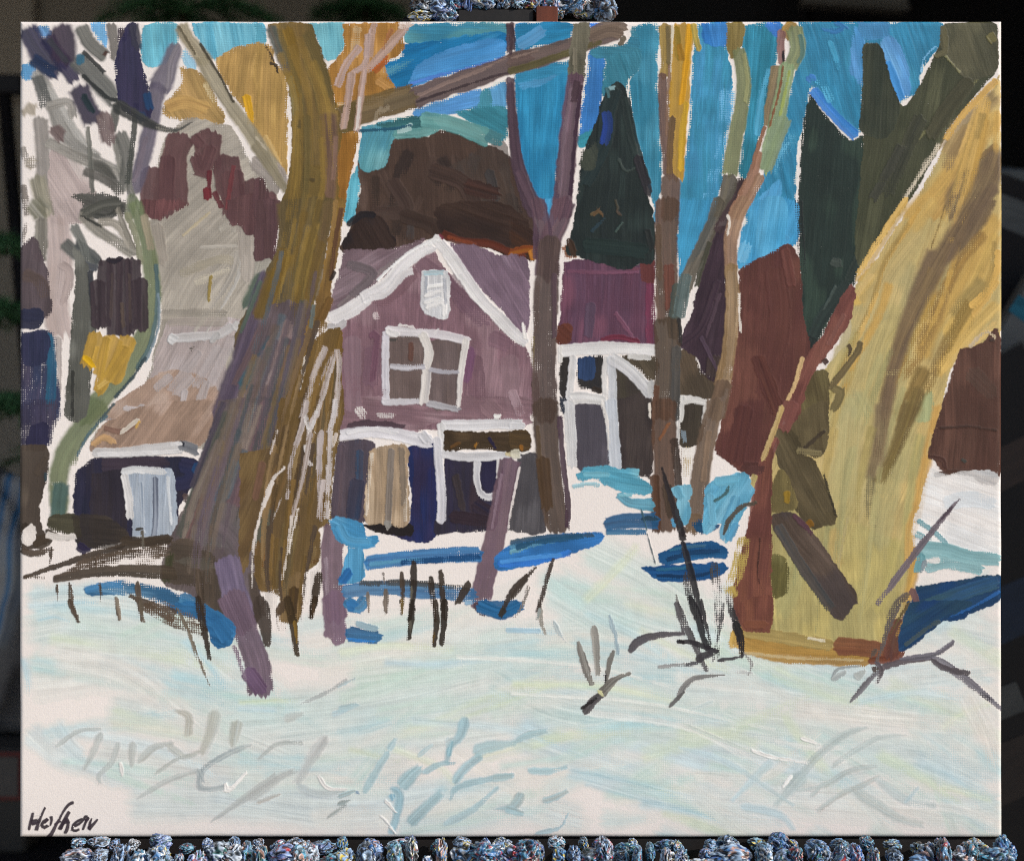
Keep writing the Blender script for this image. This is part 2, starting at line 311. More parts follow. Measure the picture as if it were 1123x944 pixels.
F("680,0 862,0 832,110 812,170 742,260 700,322 690,250 680,150", '4596bf', 100, '3d8ab4', '5aa8cf'); F("985,0 1123,0 1123,200 1050,242 960,272 934,260 950,130", '4a9ac6', 100, '6ab2da', '3e8cba')
F("95,0 196,0 190,70 156,112 120,60", '4797c4', 100, '62add2'); F("590,0 606,0 602,88 590,80", '4a98bb', 90)
S("940,250 960,200 970,180", 50, '7cbce2', dry=.3)

P('sky'); A(560,0); F("330,196 380,190 480,176 500,112 520,200 380,235 330,225", '44849a', 10, '3c7f9c'); F("20,300 236,250 240,290 30,340", '3a8cb4', -12)
# ================= LEFT WOOD: ochre crown, grey gable and barn
P('ochre_crown/crown'); A(0,0)
F("742,278 822,300 900,430 922,500 850,512 690,480 668,440 742,350", 'ab8a58', 60, '9c8050', 'b89560', hb=1.1, crv=4)
F("890,240 1000,188 1110,188 1123,300 1123,662 1050,540 1000,440 950,380 898,300", 'ad8a52', 95, '9f804c', 'b8955a', hb=1.2)
S("1010,390 1035,510", 34, 'd8a41c', 'c8962a'); S("1060,480 1100,640", 50, 'c0a06a', dry=.4); S("1090,190 1120,250 1123,280", 10, '5a4a38'); S("680,440 760,420 850,450", 50, 'b08b55', 'c09c60', hb=1.)
A(280,0)
F("0,190 40,180 70,250 120,300 130,420 130,560 126,720 60,650 0,550", 'b08d54', 92, 'a18249', 'bb985a', hb=1.1); S("60,260 84,270 90,300", 10, '4d3f30'); S("40,560 100,680", 30, 'c6a66e', dry=.3)
P('grey_barn/roof'); T()
F("182,150 205,130 235,135 255,142 272,172 290,200 303,215 300,262 290,300 270,345 255,400 245,440 238,482 215,492 108,492 114,466 150,440 166,400 178,340 170,290 165,240 172,180", 'a39a8e', 120, '989085', 'ada497', edge=.5, crv=3)
A(0,220)
F("700,480 980,490 985,560 930,640 880,895 420,895 600,760 650,600", 'a79a96', 115, '9c8f8c', 'b3a8a6', edge=.4); F("560,770 700,700 880,760 860,895 430,895", 'a48a7a', 130, '98806f', 'b09a8c', edge=.5)
S("750,145 860,50", 10, 'b5a78c'); S("820,195 1000,190", 16, 'b3aba0', dry=.2); S("740,300 900,240 960,250", 40, 'a89e8c', dry=.3); S("800,340 900,300 940,285", 34, 'bcb2a0', dry=.4); S("865,310 855,410", 12, '9a8448'); S("1000,230 960,350 850,540", 16, 'b8b2aa', dry=.25); S("980,210 940,330 800,540", 22, 'aaa298', dry=.25)
S("660,480 930,480", 70, '8f877c', 'a09689', dry=.2, op=.7); S("900,120 1000,80 960,130", 20, 'b0a89c', dry=.3); S("640,100 660,260", 60,'a0968a',dry=.1)
F("960,0 1060,-10 1060,200 1030,330 990,300 980,160", '9a9086', 95, 'a39a90', edge=.4)
for p_ in ["820,620 700,780", "900,600 800,760", "960,560 860,760", "700,720 640,770", "790,720 720,800", "850,740 800,880"]: S(p_, 40, 'aea4a2', '9e928f', dry=.2, op=.8, hb=.9)
for p_ in ["510,850 580,865", "660,850 700,845", "590,840 560,870", "760,780 745,860", "720,860 740,840"]: S(p_, 26, 'b8aeac', dry=.1, hb=.9)
A(0,440)
F("420,100 500,60 600,20 880,0 870,100 830,180 740,175 560,190 400,205 370,190", '9c8271', 125, '8f7767', 'ab9486', edge=.4); S("430,110 500,125 570,80", 22, '8a6a5c'); S("570,75 500,130", 16, 'cfc3b4'); S("380,180 430,150 470,170", 26, 'b8936a'); S("575,80 560,110", 8, 'c9a25a')
P('grey_barn/ridge_edge'); A(0,220)
S("690,565 800,560 900,550 960,510", 36, 'c2bebc', 'aba5a2', hb=1.6); S("695,560 720,575", 40, 'd2cfcd', hb=1.5); S("900,545 870,580", 26, 'b9b5b2', hb=1.4); S("960,505 990,530", 36, 'bcb8b5', hb=1.2); F("780,600 806,598 776,628", '6f6760', 0, sharp=True)
P('grey_barn/wall'); A(0,440)
F("312,300 350,262 420,234 640,228 800,238 818,280 790,340 740,420 720,520 640,580 500,575 330,600 306,440", '312f44', 92, '3a3338', '292a3c', edge=.35)
F("420,235 640,230 700,262 600,280 440,300", '463a44', 0, '3c3440'); S("740,260 800,280 770,330 720,340", 60, '2c3050', '35324a'); S("815,255 800,290", 30, '2a4a72'); S("760,380 770,410", 24, '5a4a48')
F("380,300 500,290 515,400 510,560 380,560", '3b3338', 90, '332e3a', edge=.2, hb=.4)
P('grey_barn/door'); F("505,292 550,274 600,285 690,278 714,300 726,450 720,556 560,562 548,550 545,420 520,340", 'a4abb4', 92, '8d98a6', 'c0c4c8', hb=1.1, edge=.2)
S("500,290 560,280 680,290", 30, 'd6d4d2', 'c0c2c4', hb=1.2); S("510,300 530,400 535,480", 34, 'd9d5d2', hb=1.1); S("640,310 640,480 630,570", 22, '6a7080', '9aa0aa'); S("690,310 705,500", 12, 'd3d5d7', hb=1.); S("580,330 590,540", 16, '8792a0', 'b5bac0'); S("560,560 720,555",10,'c8cacb')
P('grey_barn/eave'); S("385,212 480,212 600,200 755,188", (34,48), 'c6c2c0', 'a9a6a6', hb=1.3); S("400,220 560,215 740,205", 14, 'd9d5d3', hb=1.); S("740,180 780,190 812,205", 44, '8a8a8c', '5e6068', hb=1.2); S("738,165 760,180", 16, '30303a'); S("700,175 750,172", 12, 'd8d4d2')
P('grey_barn/maroon_vine'); A(0,0)
for p_, w_ in [("625,690 620,880", 90), ("745,550 710,680 720,850", 110), ("855,540 850,700", 110), ("870,600 830,700 800,640", 50), ("930,640 945,820", 110), ("955,700 965,895", 90), ("1035,740 1040,895", 90), ("690,640 680,890", 60), ("790,560 830,600", 40)]:
    S(p_, w_, '6a4b4b', '5c3f41', hb=1.2, edge=.1)
S("850,770 855,820", 34, '7d2a34', hb=1.); S("880,790 910,850", 22, '6d3a3e'); S("960,680 930,860", 16, '7a4244'); S("860,700 855,770", 20, '6c2f36')
A(0,220)
F("578,0 762,0 750,30 690,50 660,80 610,70 575,60", '664545', 95, '7a5050', hb=1.1); F("935,0 1123,-40 1115,120 1110,245 1050,245 1055,150 1010,140 990,105 945,95", '684a4a', 92, '5a3e40', '745454', hb=1.2)
A(280,0)
F("0,735 40,730 60,820 100,830 102,895 0,895", '65474a', 92, '57403f', hb=1.1)
A(280,220)
F("0,0 98,0 100,60 85,200 60,250 0,245", '65494c', 92, '58403f', hb=1.1); F("0,255 66,250 40,360 0,420", '9a9489', 110, 'a8a297')
P('grey_barn/roof'); A(280,0); S("0,650 80,720 90,780", 90, '968c84', 'a59a92', hb=.9, edge=.3)

# ================= LEFT TRUNKS
P('violet_tree/trunk'); SOFT(.35); A(0,0)
S("725,180 690,280 650,370", (60,110), '77707a', '6a6270', edge=.15); S("650,340 625,480 590,640 545,800", (80,70), '6c6472', '5c5464'); S("600,560 560,720 540,740", 22, '80747e'); S("735,180 700,260 690,360", 26, '8a8288')
P('grey_birch/trunk')
S("165,480 180,700 185,895", 70, '8f8882', '77716b', dry=.12); S("110,430 130,470", 90, '958a7b', 'a59a8a', dry=.15); F("210,600 300,640 380,760 390,895 200,895", 'b3a39e', 60, 'a69692', 'c0b4ae', edge=.4); S("105,680 150,660", 60, '8c8272', 'a09686', dry=.2)
S("150,720 190,895", 80, '807b6b', '9a9482', dry=.1); S("90,600 110,660 150,680", 40, 'a09890', dry=.35); S("95,760 110,880", 34, '8a8078', dry=.3)
A(0,220)
S("235,60 245,240 230,440 250,560", 120, 'b2a19c', 'a29089', .1); S("130,0 180,60", 90, '7d7a68', '98948a'); S("170,70 165,250", 60, '6f6a60', '8a857a', dry=.15); S("250,260 290,300 260,420", 40, 'a59590', dry=.2); S("240,560 240,800", 34, 'a89d98', dry=.3); S("110,90 90,170",30,'8a807a',dry=.5)
F("75,190 140,150 172,230 206,330 204,466 78,470", '594c50', 92, '64565a', '4e4346', edge=.6, dry=.06); S("90,300 160,330 190,400",60,'655550',dry=.3)
F("80,448 166,446 166,516 84,520", '35364c', 10, '2e3044', edge=.2); S("90,640 95,860", 26, '4c4658', dry=.4)
F("85,540 212,538 232,650 244,897 78,897", '3a3d58', 92, '2e3a5a', '4a4258', dry=.28, edge=.5); S("195,545 215,700 205,860", 44, '2f6480', '35506e', dry=.15); F("90,545 190,540 190,650 120,680 90,640", '33364f', 92, '3f3c58', edge=.2)
A(0,440)
F("80,0 240,0 230,80 196,180 78,182", '403b50', 92, '34344c', '4c4658', dry=.30, edge=.4); F("130,100 195,90 185,190 110,190", '33304a', 92, edge=.2)
F("80,182 190,188 192,300 165,420 170,520 200,570 90,602 78,400", '54483e', 92, '463b33', '65584c', edge=.4); S("150,300 190,230", 30, '54483e'); S("110,500 100,530", 40, '3f352c')
P('grey_birch/bough'); A(0,0)
for p_, w_, c_, c2_ in [("145,290 230,430 330,590 400,660", 60, '8f8b85', 'a5a29c'), ("210,430 270,560 390,660 500,720", 58, '938f89', '7a7771'), ("190,580 330,650 490,715", 52, '8c877f', 'a29d95'), ("150,310 175,380 190,440", 60, '62625f', '74746f'), ("190,440 280,420 300,480", 40, '8a857e', '9a958e'),
    ("370,675 430,700 500,800", 50, '57554f', '66645e'), ("470,560 500,700 545,810", 34, '7a776f', '8e8b83'), ("480,420 460,540", 40, '5c5b56', '6d6c66'), ("490,540 520,640 510,780", 60, '6a6963', '8a8780'), ("360,520 370,640 380,790", 22, '6a6962', '7a7870'), ("340,700 430,740 480,780", 40, '6a6660', '57554f')]:
    S(p_, w_, c_, c2_, dry=.1, hb=.9)
F("290,800 420,792 500,812 520,880 360,890 340,840", '4f4d49', 20, '605e58', '45443f', dry=.12, edge=.5); S("330,870 440,890 500,840", 34, '5b5a54', '3c3b38', hb=1.); S("560,420 540,620 520,760", 26, '555650', dry=.2)
A(0,220)
for p_, w_, c_, c2_ in [("330,50 400,120 490,180 560,220", 56, '7a766c', '938d82'), ("340,60 420,20 500,10", 50, '55544d', '6a6860'), ("400,90 480,100 540,190", 40, '8c857a', 'a59d90'), ("260,170 330,230 400,270", 60, '5a5b58', '6c6d68'), ("310,170 390,230 410,270", 40, '474a4a', '5a5d5c'), ("480,30 510,110 550,200",26,'7d776c','918b80'), ("300,100 340,180 370,290", 44, '626460', '777872'), ("330,260 400,280", 34,'5f6062','50525a'), ("330,60 420,110", 12,'3f3f3b','55544d')]:
    S(p_, w_, c_, c2_, dry=.1, hb=.9)
P('grey_birch/crown'); A(0,0)
S("105,110 170,220 250,310", 110, '30304a', '3c3854', edge=.2); S("130,240 190,280 230,300", 60, '2c3a58', dry=.15); S("190,150 260,260 310,330", 70, '32304a', '3d3552'); S("245,100 262,180 262,262", 110, '3a2e42', '463848', edge=.25); S("200,160 280,260", 26, '45444c')
S("330,105 370,180 435,235", 62, '62625d', '74736c'); S("310,235 400,330 480,420", 92, '5c5d5a', '6d6d67', hb=.8); S("340,210 430,300", 20, '3c3d3c'); S("340,310 440,400 490,410", 18, '3a3b3a'); S("330,225 330,260", 40, '3c6a80', dry=.2)
S("320,350 350,430 390,505", 100, '383148', '322b40', hb=.8); S("340,390 380,460", 30, '2d3c40'); S("420,460 440,550 450,590", 70, '6c5a59', '7a6866', dry=.1); S("215,520 260,570", 60, '6f5c5a', '80706c', dry=.1)
S("455,95 465,170 475,240", 46, '7e7872', '6a655f', dry=.15); S("505,110 500,180", 44, '3e3040', dry=.35); F("470,250 520,110 555,98 560,170 590,300 625,440 600,498 560,480 500,440 480,360", '33304c', 88, '3b3452', '2c3050', edge=.35); S("545,98 560,170 560,200", 46, '3c3b48', '474452'); S("600,380 615,450", 40, '2c4a70', dry=.2); S("570,460 590,500", 40, '2a4468')
S("425,215 440,225", 22, '5a4038'); S("470,430 560,480 640,520 720,535 790,500", (60,24), '3f3f3d', '50504c', taper=.6, dry=.08); S("640,520 720,540", 30, '8a857a', dry=.5)
P('olive_bough/trunk'); S("740,100 770,160 850,260", 66, '8d8168', '9c9178', hb=.9); S("820,230 910,380 1010,520 1123,690", 66, '8a8068', '9b917a', hb=.9); S("820,180 900,310 960,420", 10, '4c4538'); S("735,110 800,220", 10, '6a604c'); S("840,340 880,420",30,'c8b48a',dry=.4)  # olive bough with darker edge strokes
A(280,0); S("0,585 60,680 130,790", (60,34), '8c826c', '7a705a'); S("0,560 50,620",10,'b8ac96')
P('green_tree/trunk')
A(0,0); S("545,800 530,900", 50, '6e7560', '8a8a78')
A(0,220); S("550,0 580,100 612,220 625,400 590,560 510,700 410,820 330,897", (60,104), '767f5c', '687355', hb=.8, edge=.12); S("590,60 620,200", 36, '9c907a', dry=.2); S("640,260 648,420 620,580 560,690", 20, '53686a', '63787a', dry=.1); S("650,380 650,520 600,660", 12, '7f8f98', dry=.2); S("520,50 560,160 580,260", 30, '8a8a70', dry=.2); S("600,640 540,730 470,810", 14, '44545a')
A(0,440); S("420,0 330,120 265,220 240,330 245,420 240,520", (110,86), '727a58', '647052', hb=.8); S("400,90 330,170 300,260", 34, '82886c', dry=.15); S("255,330 240,440 238,510", 70, '55706a', '4d625c', dry=.1); S("440,60 370,130 320,220", 14, '5a7078', dry=.2); S("190,290 190,330", 14, '3a4a50'); S("470,10 400,90", 10, '56666a')
SOFT(0); P('grey_birch/purple_leaf_clump'); A(0,220)
F("300,190 345,240 384,380 392,560 372,700 352,880 272,886 282,700 300,450 312,300", '66655e', 92, '57564f', '7b7a72', edge=.25); S("370,290 380,420", 20, '44454a'); S("300,700 300,880", 12, '3e3d39')
for p_ in ["435,245 425,520", "470,235 470,560", "510,240 510,560", "545,240 550,535", "575,320 580,530", "400,330 405,520"]: S(p_, 62, '43373c', '4d4044', hb=1.4, edge=.08, br=.9)
S("440,240 470,250 500,235", 20, '332c33', hb=1.5); S("460,300 455,480", 12, '5a4c4a'); S("530,300 535,500", 10, '564845'); S("500,420 505,520",14,'5f5048')
P('grey_birch/yellow_leaf_clump')
for p_, w_ in [("400,545 365,680", 70), ("470,560 420,720", 80), ("530,560 460,740", 70), ("520,600 400,790", 44), ("440,560 400,780", 30)]: S(p_, w_, 'b6913f', 'a8853f', hb=1., edge=.1)
S("345,640 385,680", 24, 'd8a81c', hb=1.); S("400,600 385,660", 14, 'c9a048'); S("400,770 440,740", 16, 'c6a45a')

# ================= BROWN CROWN BEHIND THE HOUSE
P('brown_tree/crown'); T()
F("396,168 420,156 450,149 470,150 481,143 520,154 555,170 570,190 580,215 588,248 592,282 560,278 520,268 480,262 430,272 376,276 386,250 396,210 393,186", '523f35', 85, '45342c', '634f45', edge=.25, bw=14)
for _q in range(34):
    x_ = _r.uniform(405, 570); y_ = _r.uniform(165, 250); a_ = np.radians(_r.uniform(60, 120)); l_ = _r.uniform(18, 50)
    S("%.0f,%.0f %.0f,%.0f" % (x_, y_, x_+l_*np.cos(a_), min(262, y_+l_*np.sin(a_))), _r.uniform(8, 16), ['56433a', '45362e', '604c40', '3c2f2a', '4c4340'][_r.integers(5)], dry=.2, fade=.4, hb=.7, soft=.4)
A(280,0)
F("780,700 960,600 1030,590 1040,700 1070,895 900,895 860,760", '4a3c34', 80, '4c433e', '3d302a', edge=.2, op=.7); S("560,740 620,860 500,880", 60, '54433b', '402f29', dry=.1); S("720,700 850,750 900,850", 70, '41312b', '4c3931'); S("960,700 990,830", 40, '46403e', dry=.2); S("860,760 1000,800",60,'3e2a24','4a3028',dry=.15)
A(280,220)
F("360,182 400,110 440,60 500,60 560,140 562,200 384,204", '372823', 60, '42322b', '2b2324', edge=.2); S("600,60 720,100 740,140", 60, '44342c', '3a2a24'); F("750,100 760,20 1000,10 1090,60 1123,100 1123,200 1060,225 980,200 880,160 780,160", '3a2922', 20, '45332a', '332520', edge=.2)
S("765,138 850,168 960,178 1050,212 1123,222", 34, '6a3323', '43261e', hb=1.); S("1040,225 1123,212", 26, '9a5522', '7a3a20'); S("790,150 900,180", 12, '86432a'); S("380,100 440,60 490,60", 26, '2c2628')
A(560,220)
F("0,60 50,100 105,140 112,190 100,245 60,230 0,190", '3b2820', 30, '4a2e1e'); S("0,215 60,200 104,200", 30, '8a4520', 'a0601e', hb=1.); S("85,200 100,245", 26, 'b5742a'); S("0,235 60,225", 12, '6a3020')
P('sky'); A(280,0)
F("445,522 600,488 558,590 545,650 520,690 470,705 430,690 430,600", '5f98a2', 110, '4a8aa4', '7aaab0', edge=.4); F("500,512 650,482 730,500 690,530 580,535", '3a6a70', -5, '4a7c80'); S("570,550 680,545 750,520", 40, '6fa09e', '5f908e', hb=1.); S("680,490 800,510 960,570", (60,72), '6f9f9c', '5c8f90', hb=1.2); S("950,555 1010,580", 50, '4f8088', dry=.2); S("640,530 600,540 640,510", 14, 'b0c6c4', hb=1.)
S("390,540 560,530 640,515", 12, '2f5f78', dry=.1)

# ================= THE MAUVE HOUSE
P('mauve_house/roof'); A(280,220)
F("365,205 560,200 692,163 560,282 420,392 308,462 318,380 350,290", '7f696f', 150, '745f66', '8a767c', edge=.4); F("800,180 900,185 1000,225 1112,240 1123,420 1104,545 1000,432 900,332 830,242", '806a78', 60, '745f6d', '8c7886', edge=.3)
S("340,440 450,340 560,260 620,230", 18, '8a7b7c'); S("380,260 480,300 400,390",40,'74676a','6a5d60',dry=.2)
P('mauve_house/wall')
F("725,200 790,300 900,412 1000,512 1070,592 1110,600 1110,897 340,897 345,560 420,450 560,352 640,282", '87676f', 92, '7c5e66', '93767c', edge=.35, bw=15)
A(280,440)
F("340,-15 1110,-15 1116,60 1110,100 760,82 640,132 400,112 330,130 336,60", '8a6c72', 5, '80636a', '967b80', edge=.4)
A(280,220)
for p_, c_ in [("800,310 860,420 950,500", '745664'), ("650,280 560,380 500,420", '805f66'), ("900,640 910,800", '7a5a64'), ("960,560 1050,600", '80606c'), ("1040,640 1060,880", '90747a'), ("400,560 400,860", '937880'), ("490,600 470,760", '7d5d6a'), ("870,600 850,740", '7a5070'), ("940,830 1000,890", '917378'), ("660,240 760,320 850,400", '7a5c66')]:
    S(p_, 70, c_, dry=.15, op=.7, fade=.3)
S("470,560 500,560 480,740", 26, '7a5564', dry=.1); S("1050,780 1090,880",44,'a58a90',dry=.35)
S("420,850 450,890", 40, 'd9d0cb', dry=.5); S("500,880 570,885", 26, 'd0c5c2', dry=.4); S("490,460 500,490",24,'c5b5b4',dry=.5); 
P('mauve_house/window_pane')
F("548,560 690,558 686,680 682,806 548,808", '75645f', 88, '675652', '83706c', edge=.15); F("716,575 842,590 836,720 832,842 718,832", '726260', 88, '64544f', '7e6d69', edge=.15); S("640,580 640,660", 22, '6a4a40', dry=.2)
P('mauve_house/window')
S("535,532 620,540 700,545 790,556 880,578", 36, 'd6d0d0', 'bdb6b8', hb=1.3); S("538,540 534,700 536,830", 30, 'cfcace', 'b9b4ba', hb=1.1); S("520,828 600,826 690,824", 24, 'd0cbce', hb=1.1); S("700,830 770,845 840,856", 26, '9a979a', 'b8b4b6', hb=1.); S("866,570 846,700 834,845", (30,16), 'd9d2cc', hb=1.); S("685,545 712,620 700,700", (42,30), 'd8d1ca', hb=1.3); S("706,690 700,760 690,835", 38, 'cfc8c2', 'b5aeae', hb=1.2); S("556,680 620,686 690,682", 22, 'c2bec2', 'a5a0a4', hb=1.); S("715,692 780,704 836,702", 18, 'aaa6ac', hb=1.); S("555,570 580,570", 14, '55504c'); S("540,530 560,545 590,552", 26, 'dcd7d4', hb=1.4); S("590,510 650,520", 10, 'd8d0cc', hb=1.); S("735,545 748,530",6,'d8d2d0')
P('mauve_house/attic_vent')
F("686,290 765,288 795,320 796,450 772,486 690,452 680,400", 'c4c2c2', 85, 'b5b4b6', 'd6d3d0', hb=1.2, edge=.15); S("700,355 775,345", 14, 'e3e0dc', hb=1.6); S("695,390 765,370 770,400", 16, 'dedad7', hb=1.6); S("690,420 760,400", 12, 'e6e2de', hb=1.6); S("700,440 770,420 775,470", 18, 'dcd8d5', hb=1.5); S("690,300 770,295", 18, '9fb6bc', 'd0cfce', hb=1.); S("775,320 780,420", 14, 'b0b0b4'); S("700,310 700,380",8,'a8aab0')
P('mauve_house/gable_trim')
S("305,490 370,462 420,430 470,390", (60,56), 'dad5d3', 'c6c1c0', hb=1.5); S("440,405 540,345 600,270 660,220 728,185", (52,48), 'dcd8d6', 'c9c4c4', hb=1.4); S("470,400 540,380 600,310 645,290", 30, 'cfcac9', hb=1.2); S("300,520 340,520 372,500", 30, 'b9b4b4', hb=1.2); S("500,330 560,270 640,210 720,170", 10, 'e8e5e2', hb=1.5)
S("735,150 760,180 800,230 860,320", (40,52), 'ddd9d6', 'cbc6c5', hb=1.3); S("850,300 920,400 1000,480 1060,545 1110,585", (48,44), 'd8d4d1', 'c4bfbf', hb=1.2); S("1098,500 1110,570", 14, 'e2dcd6'); S("712,185 740,160 760,165", 24, 'e2dfdc', hb=1.4); S("755,140 770,160", 10, '7a3040')
P('mauve_house/trim_scrap'); S("160,606 200,590 242,550", 36, 'd9d5d6', 'c4c1c4', hb=1.5)
P('mauve_house/porch_wall'); A(280,440)
F("345,165 480,168 472,300 450,490 318,486 330,300", '5a4e56', 92, '4e4752', '3f5068', edge=.4); S("352,180 340,320 330,470", 40, '66565c', '584c56', dry=.15); S("430,200 425,340 400,480", 34, '3d4f68', '4a4856', dry=.2); S("420,320 400,480", 60, '34425c', '463e4a', dry=.15); F("628,190 736,180 738,548 560,545 640,480", '262f5c', 90, '382c44', '1f2d66', edge=.2); F("440,510 560,495 640,505 640,548 520,540", '2a2323', 5, edge=.2)
F("778,240 1000,240 992,500 940,528 775,540 738,548 742,490 780,490", '38323e', 90, '2f2a44', '403238', edge=.3); S("900,420 990,480", 60, '2b2538', '3a2c34'); S("800,470 980,500", 50, '382a32', dry=.15); F("930,250 1000,245 992,360 935,350", '2f2b46', 90); F("385,95 450,80 580,90 610,108 400,112", '5c4850', 0, edge=.2); S("820,300 850,450", 30, '42383a', dry=.2)
T(); F("581,497 590,500 598,540 597,582 572,580 572,545", '575356', 92, '4d494c', '625e60', edge=.3)
A(560,440); F("40,212 70,208 100,240 116,400 138,530 60,535 -10,525 0,440", '565255', 95, '4b474b', '615d60', edge=.35)
P('mauve_house/tan_curtain'); A(280,440)
F("470,205 510,188 620,185 624,300 626,500 540,500 456,495 452,400", 'a58d72', 91, '93806c', 'b8a288', edge=.35, bw=7); S("560,195 545,500", 26, '7c7168', '968a80'); S("600,190 612,420", 26, '8a7a6a'); S("480,210 455,470", 18, 'd4c6b4', dry=.35); S("620,360 618,490", 16, 'cdbfae', dry=.35); S("540,490 548,525", 30, '96918a', dry=.2)
P('mauve_house/porch_trim')
S("340,140 400,132 480,125 560,132 640,150 722,168", (40,52), 'd5d1d3', 'bdb9bd', hb=1.4); S("375,130 480,112 580,130", 14, 'e0dcdc', hb=1.3); S("680,130 710,170", 40, 'c9c6c8', hb=1.3); S("760,100 900,98 1000,92 1098,95", 44, 'd4d1d1', 'c0bdbe', hb=1.3); S("762,90 768,160 770,225", 30, 'd6d2d0', hb=1.3); S("745,150 752,240 764,400 762,495", (34,40), 'cfccce', 'b9b5ba', hb=1.2); S("770,215 860,228 960,225 1085,218", 36, 'd0cdcd', 'b8b5b6', hb=1.3); S("980,195 1020,195", 14, 'e2dcd8'); S("1030,215 1075,215", 20, 'c8b890', dry=.1); S("980,62 1005,62", 18, 'e3dfda', hb=1.)
S("912,245 908,320 925,378 960,395 992,382", (30,26), 'd2cfcf', 'bab7ba', hb=1.3); S("1005,238 1000,300 996,320", (30,14), 'd8d4d0', hb=1.); S("1090,210 1123,205", 14, 'd9d3cd')
P('mauve_house/sign_board')
F("776,125 940,128 1108,126 1122,150 1120,195 1040,204 900,195 800,200 776,190", '4c3c2a', 5, '3f3022', '5e4a34', edge=.25); S("800,190 840,170", 12, '6a4a28'); S("960,150 985,190", 12, '2c2440'); S("900,190 912,170", 8, '9a6a2a'); S("1090,180 1100,198", 12, '8a5a2a')
A(560,440); F("-5,126 60,120 82,160 76,200 40,200 0,190", '4a3a28', 5, '5c4628', edge=.3); S("40,180 46,200", 14, '9a6526'); S("0,95 48,98", 40, 'd6d3d3', hb=1.2); S("0,218 38,214", 34, 'cfc8b4', hb=1.2)

# ================= PURPLE ROOFED SHED
P('purple_shed/roof'); A(560,220)
F("222,258 300,245 500,275 545,240 586,245 588,330 574,460 592,592 380,587 203,592 200,530 214,380", '694355', 92, '5f4558', '7a4d5e', edge=.35, bw=14)
F("535,235 583,240 588,332 545,330", '6f3c3a', 90, edge=.2); S("572,340 576,585", 40, '7d3c54', '6a3448', dry=.28); S("230,290 400,295 530,290", 14, '7d5064'); S("370,575 440,560 530,578", 20, '7a3446'); S("430,460 500,560", 16, '835468'); S("330,420 320,560", 40, '5f4a5c', dry=.2); F("193,518 245,508 242,582 190,582", '6b3b2e', 40); F("212,192 236,184 272,232 224,238", '9c6e56', 0); S("480,275 530,280", 12, '7a4a58')
P('purple_shed/wall')
F("445,640 592,640 600,720 580,740 520,690", '4f4537', 60, '5c5040'); F("438,688 520,740 572,800 578,897 432,897", '49403a', 92, '524a3a', '3d3532', edge=.2); F("205,655 242,640 242,790 225,808 208,790", '37322f', 92); F("205,808 242,822 232,872 210,860", '3a3f4a', 92); F("200,895 212,885 215,897", '30303c', 90)
A(560,440); F("440,-10 572,-10 578,290 520,295 445,280", '443a38', 92, '4f4440', '3a3131', edge=.35); F("205,0 240,-5 240,30 222,50 208,35", '3b3f4c', 92)
P('purple_shed/window'); A(560,220)
F("270,648 372,640 382,700 378,790 340,770 282,766", '2c2a2e', 92, '37332f'); F("278,655 342,648 340,730 286,730", '2f4366', 92, '3a5078', edge=.15); S("335,770 375,785", 24, '3c322c')
P('purple_shed/door')
F("262,828 372,828 392,860 395,900 262,900", '575059', 92, '4e4852'); A(560,440); F("258,20 372,12 392,80 398,270 282,276 262,200", '57515a', 92, '4d4850', '635c64', edge=.3)
P('purple_shed/trim'); A(560,220)
S("205,618 300,610 400,606 500,608 600,614", (50,44), 'd6d3d0', 'c3bfbd', hb=1.3); S("258,640 250,730 240,810", 30, 'd2cecb', 'bcb9b9', hb=1.2); S("395,640 385,720 390,820", 20, 'd5d0cc', hb=1.); S("412,640 418,740 422,897", 34, 'c6c6c8', 'b2b3b8', hb=1.2); S("410,645 480,690 540,750 580,800", 46, 'cbc9c8', 'b2b0b2', hb=1.3); S("480,640 580,645", 22, 'd5d1cc', dry=.15, hb=1.); S("245,805 300,802 385,818", 32, 'd3d0cd', 'bfbcbc', hb=1.3); S("252,825 230,897", 22, 'c9c6c5', hb=1.); S("380,820 398,890", 18, 'd9d4cf'); S("205,600 205,660", 16, 'ddd8d2'); S("575,740 578,800", 30, 'b8b6b4', hb=1.); S("570,830 572,895", 10, 'ddd4c8')
A(560,440); S("412,-10 418,120 432,285", 46, 'c0c3c8', 'a9adb4', hb=1.2); S("240,-5 246,140 252,270", (46,36), 'd3d0ce', 'c0bebe', hb=1., dry=.12); S("256,5 300,0 372,4", 18, 'd8d4d0'); S("375,10 395,80 400,200", 14, 'd9d3cd', dry=.2)
P('brown_hut/wall'); A(560,220)
F("690,620 745,612 790,715 866,742 862,805 690,802", '574a3b', 70, '4c4034', '665544', edge=.25)
P('brown_hut/window'); F("708,842 800,838 790,900 698,900", '4b4137', 92); A(560,440); F("702,8 802,4 788,130 762,176 694,178 700,60", '463d33', 92, '3d352e', '524a3c', edge=.3); S("708,120 712,170", 24, '808d96', dry=.15)
P('brown_hut/trim'); A(560,220); S("690,812 750,818 818,832", 28, 'd6d1cb', 'c3beba', hb=1.2); S("705,805 694,900", 26, 'd8d4ce', hb=1.1); S("806,850 796,900", 16, 'd6d0ca'); A(560,440); S("692,0 686,90 680,178", 20, 'd9d5d0'); S("700,8 760,-2 818,10", 18, 'd4d0ca', hb=1.); S("800,20 790,90", 12, 'd8d3cc')
P('snow'); S("735,190 725,300", 50, 'b9a274', 'a58a70', dry=.62); S("690,190 700,320", 40, '8a7468', dry=.68)

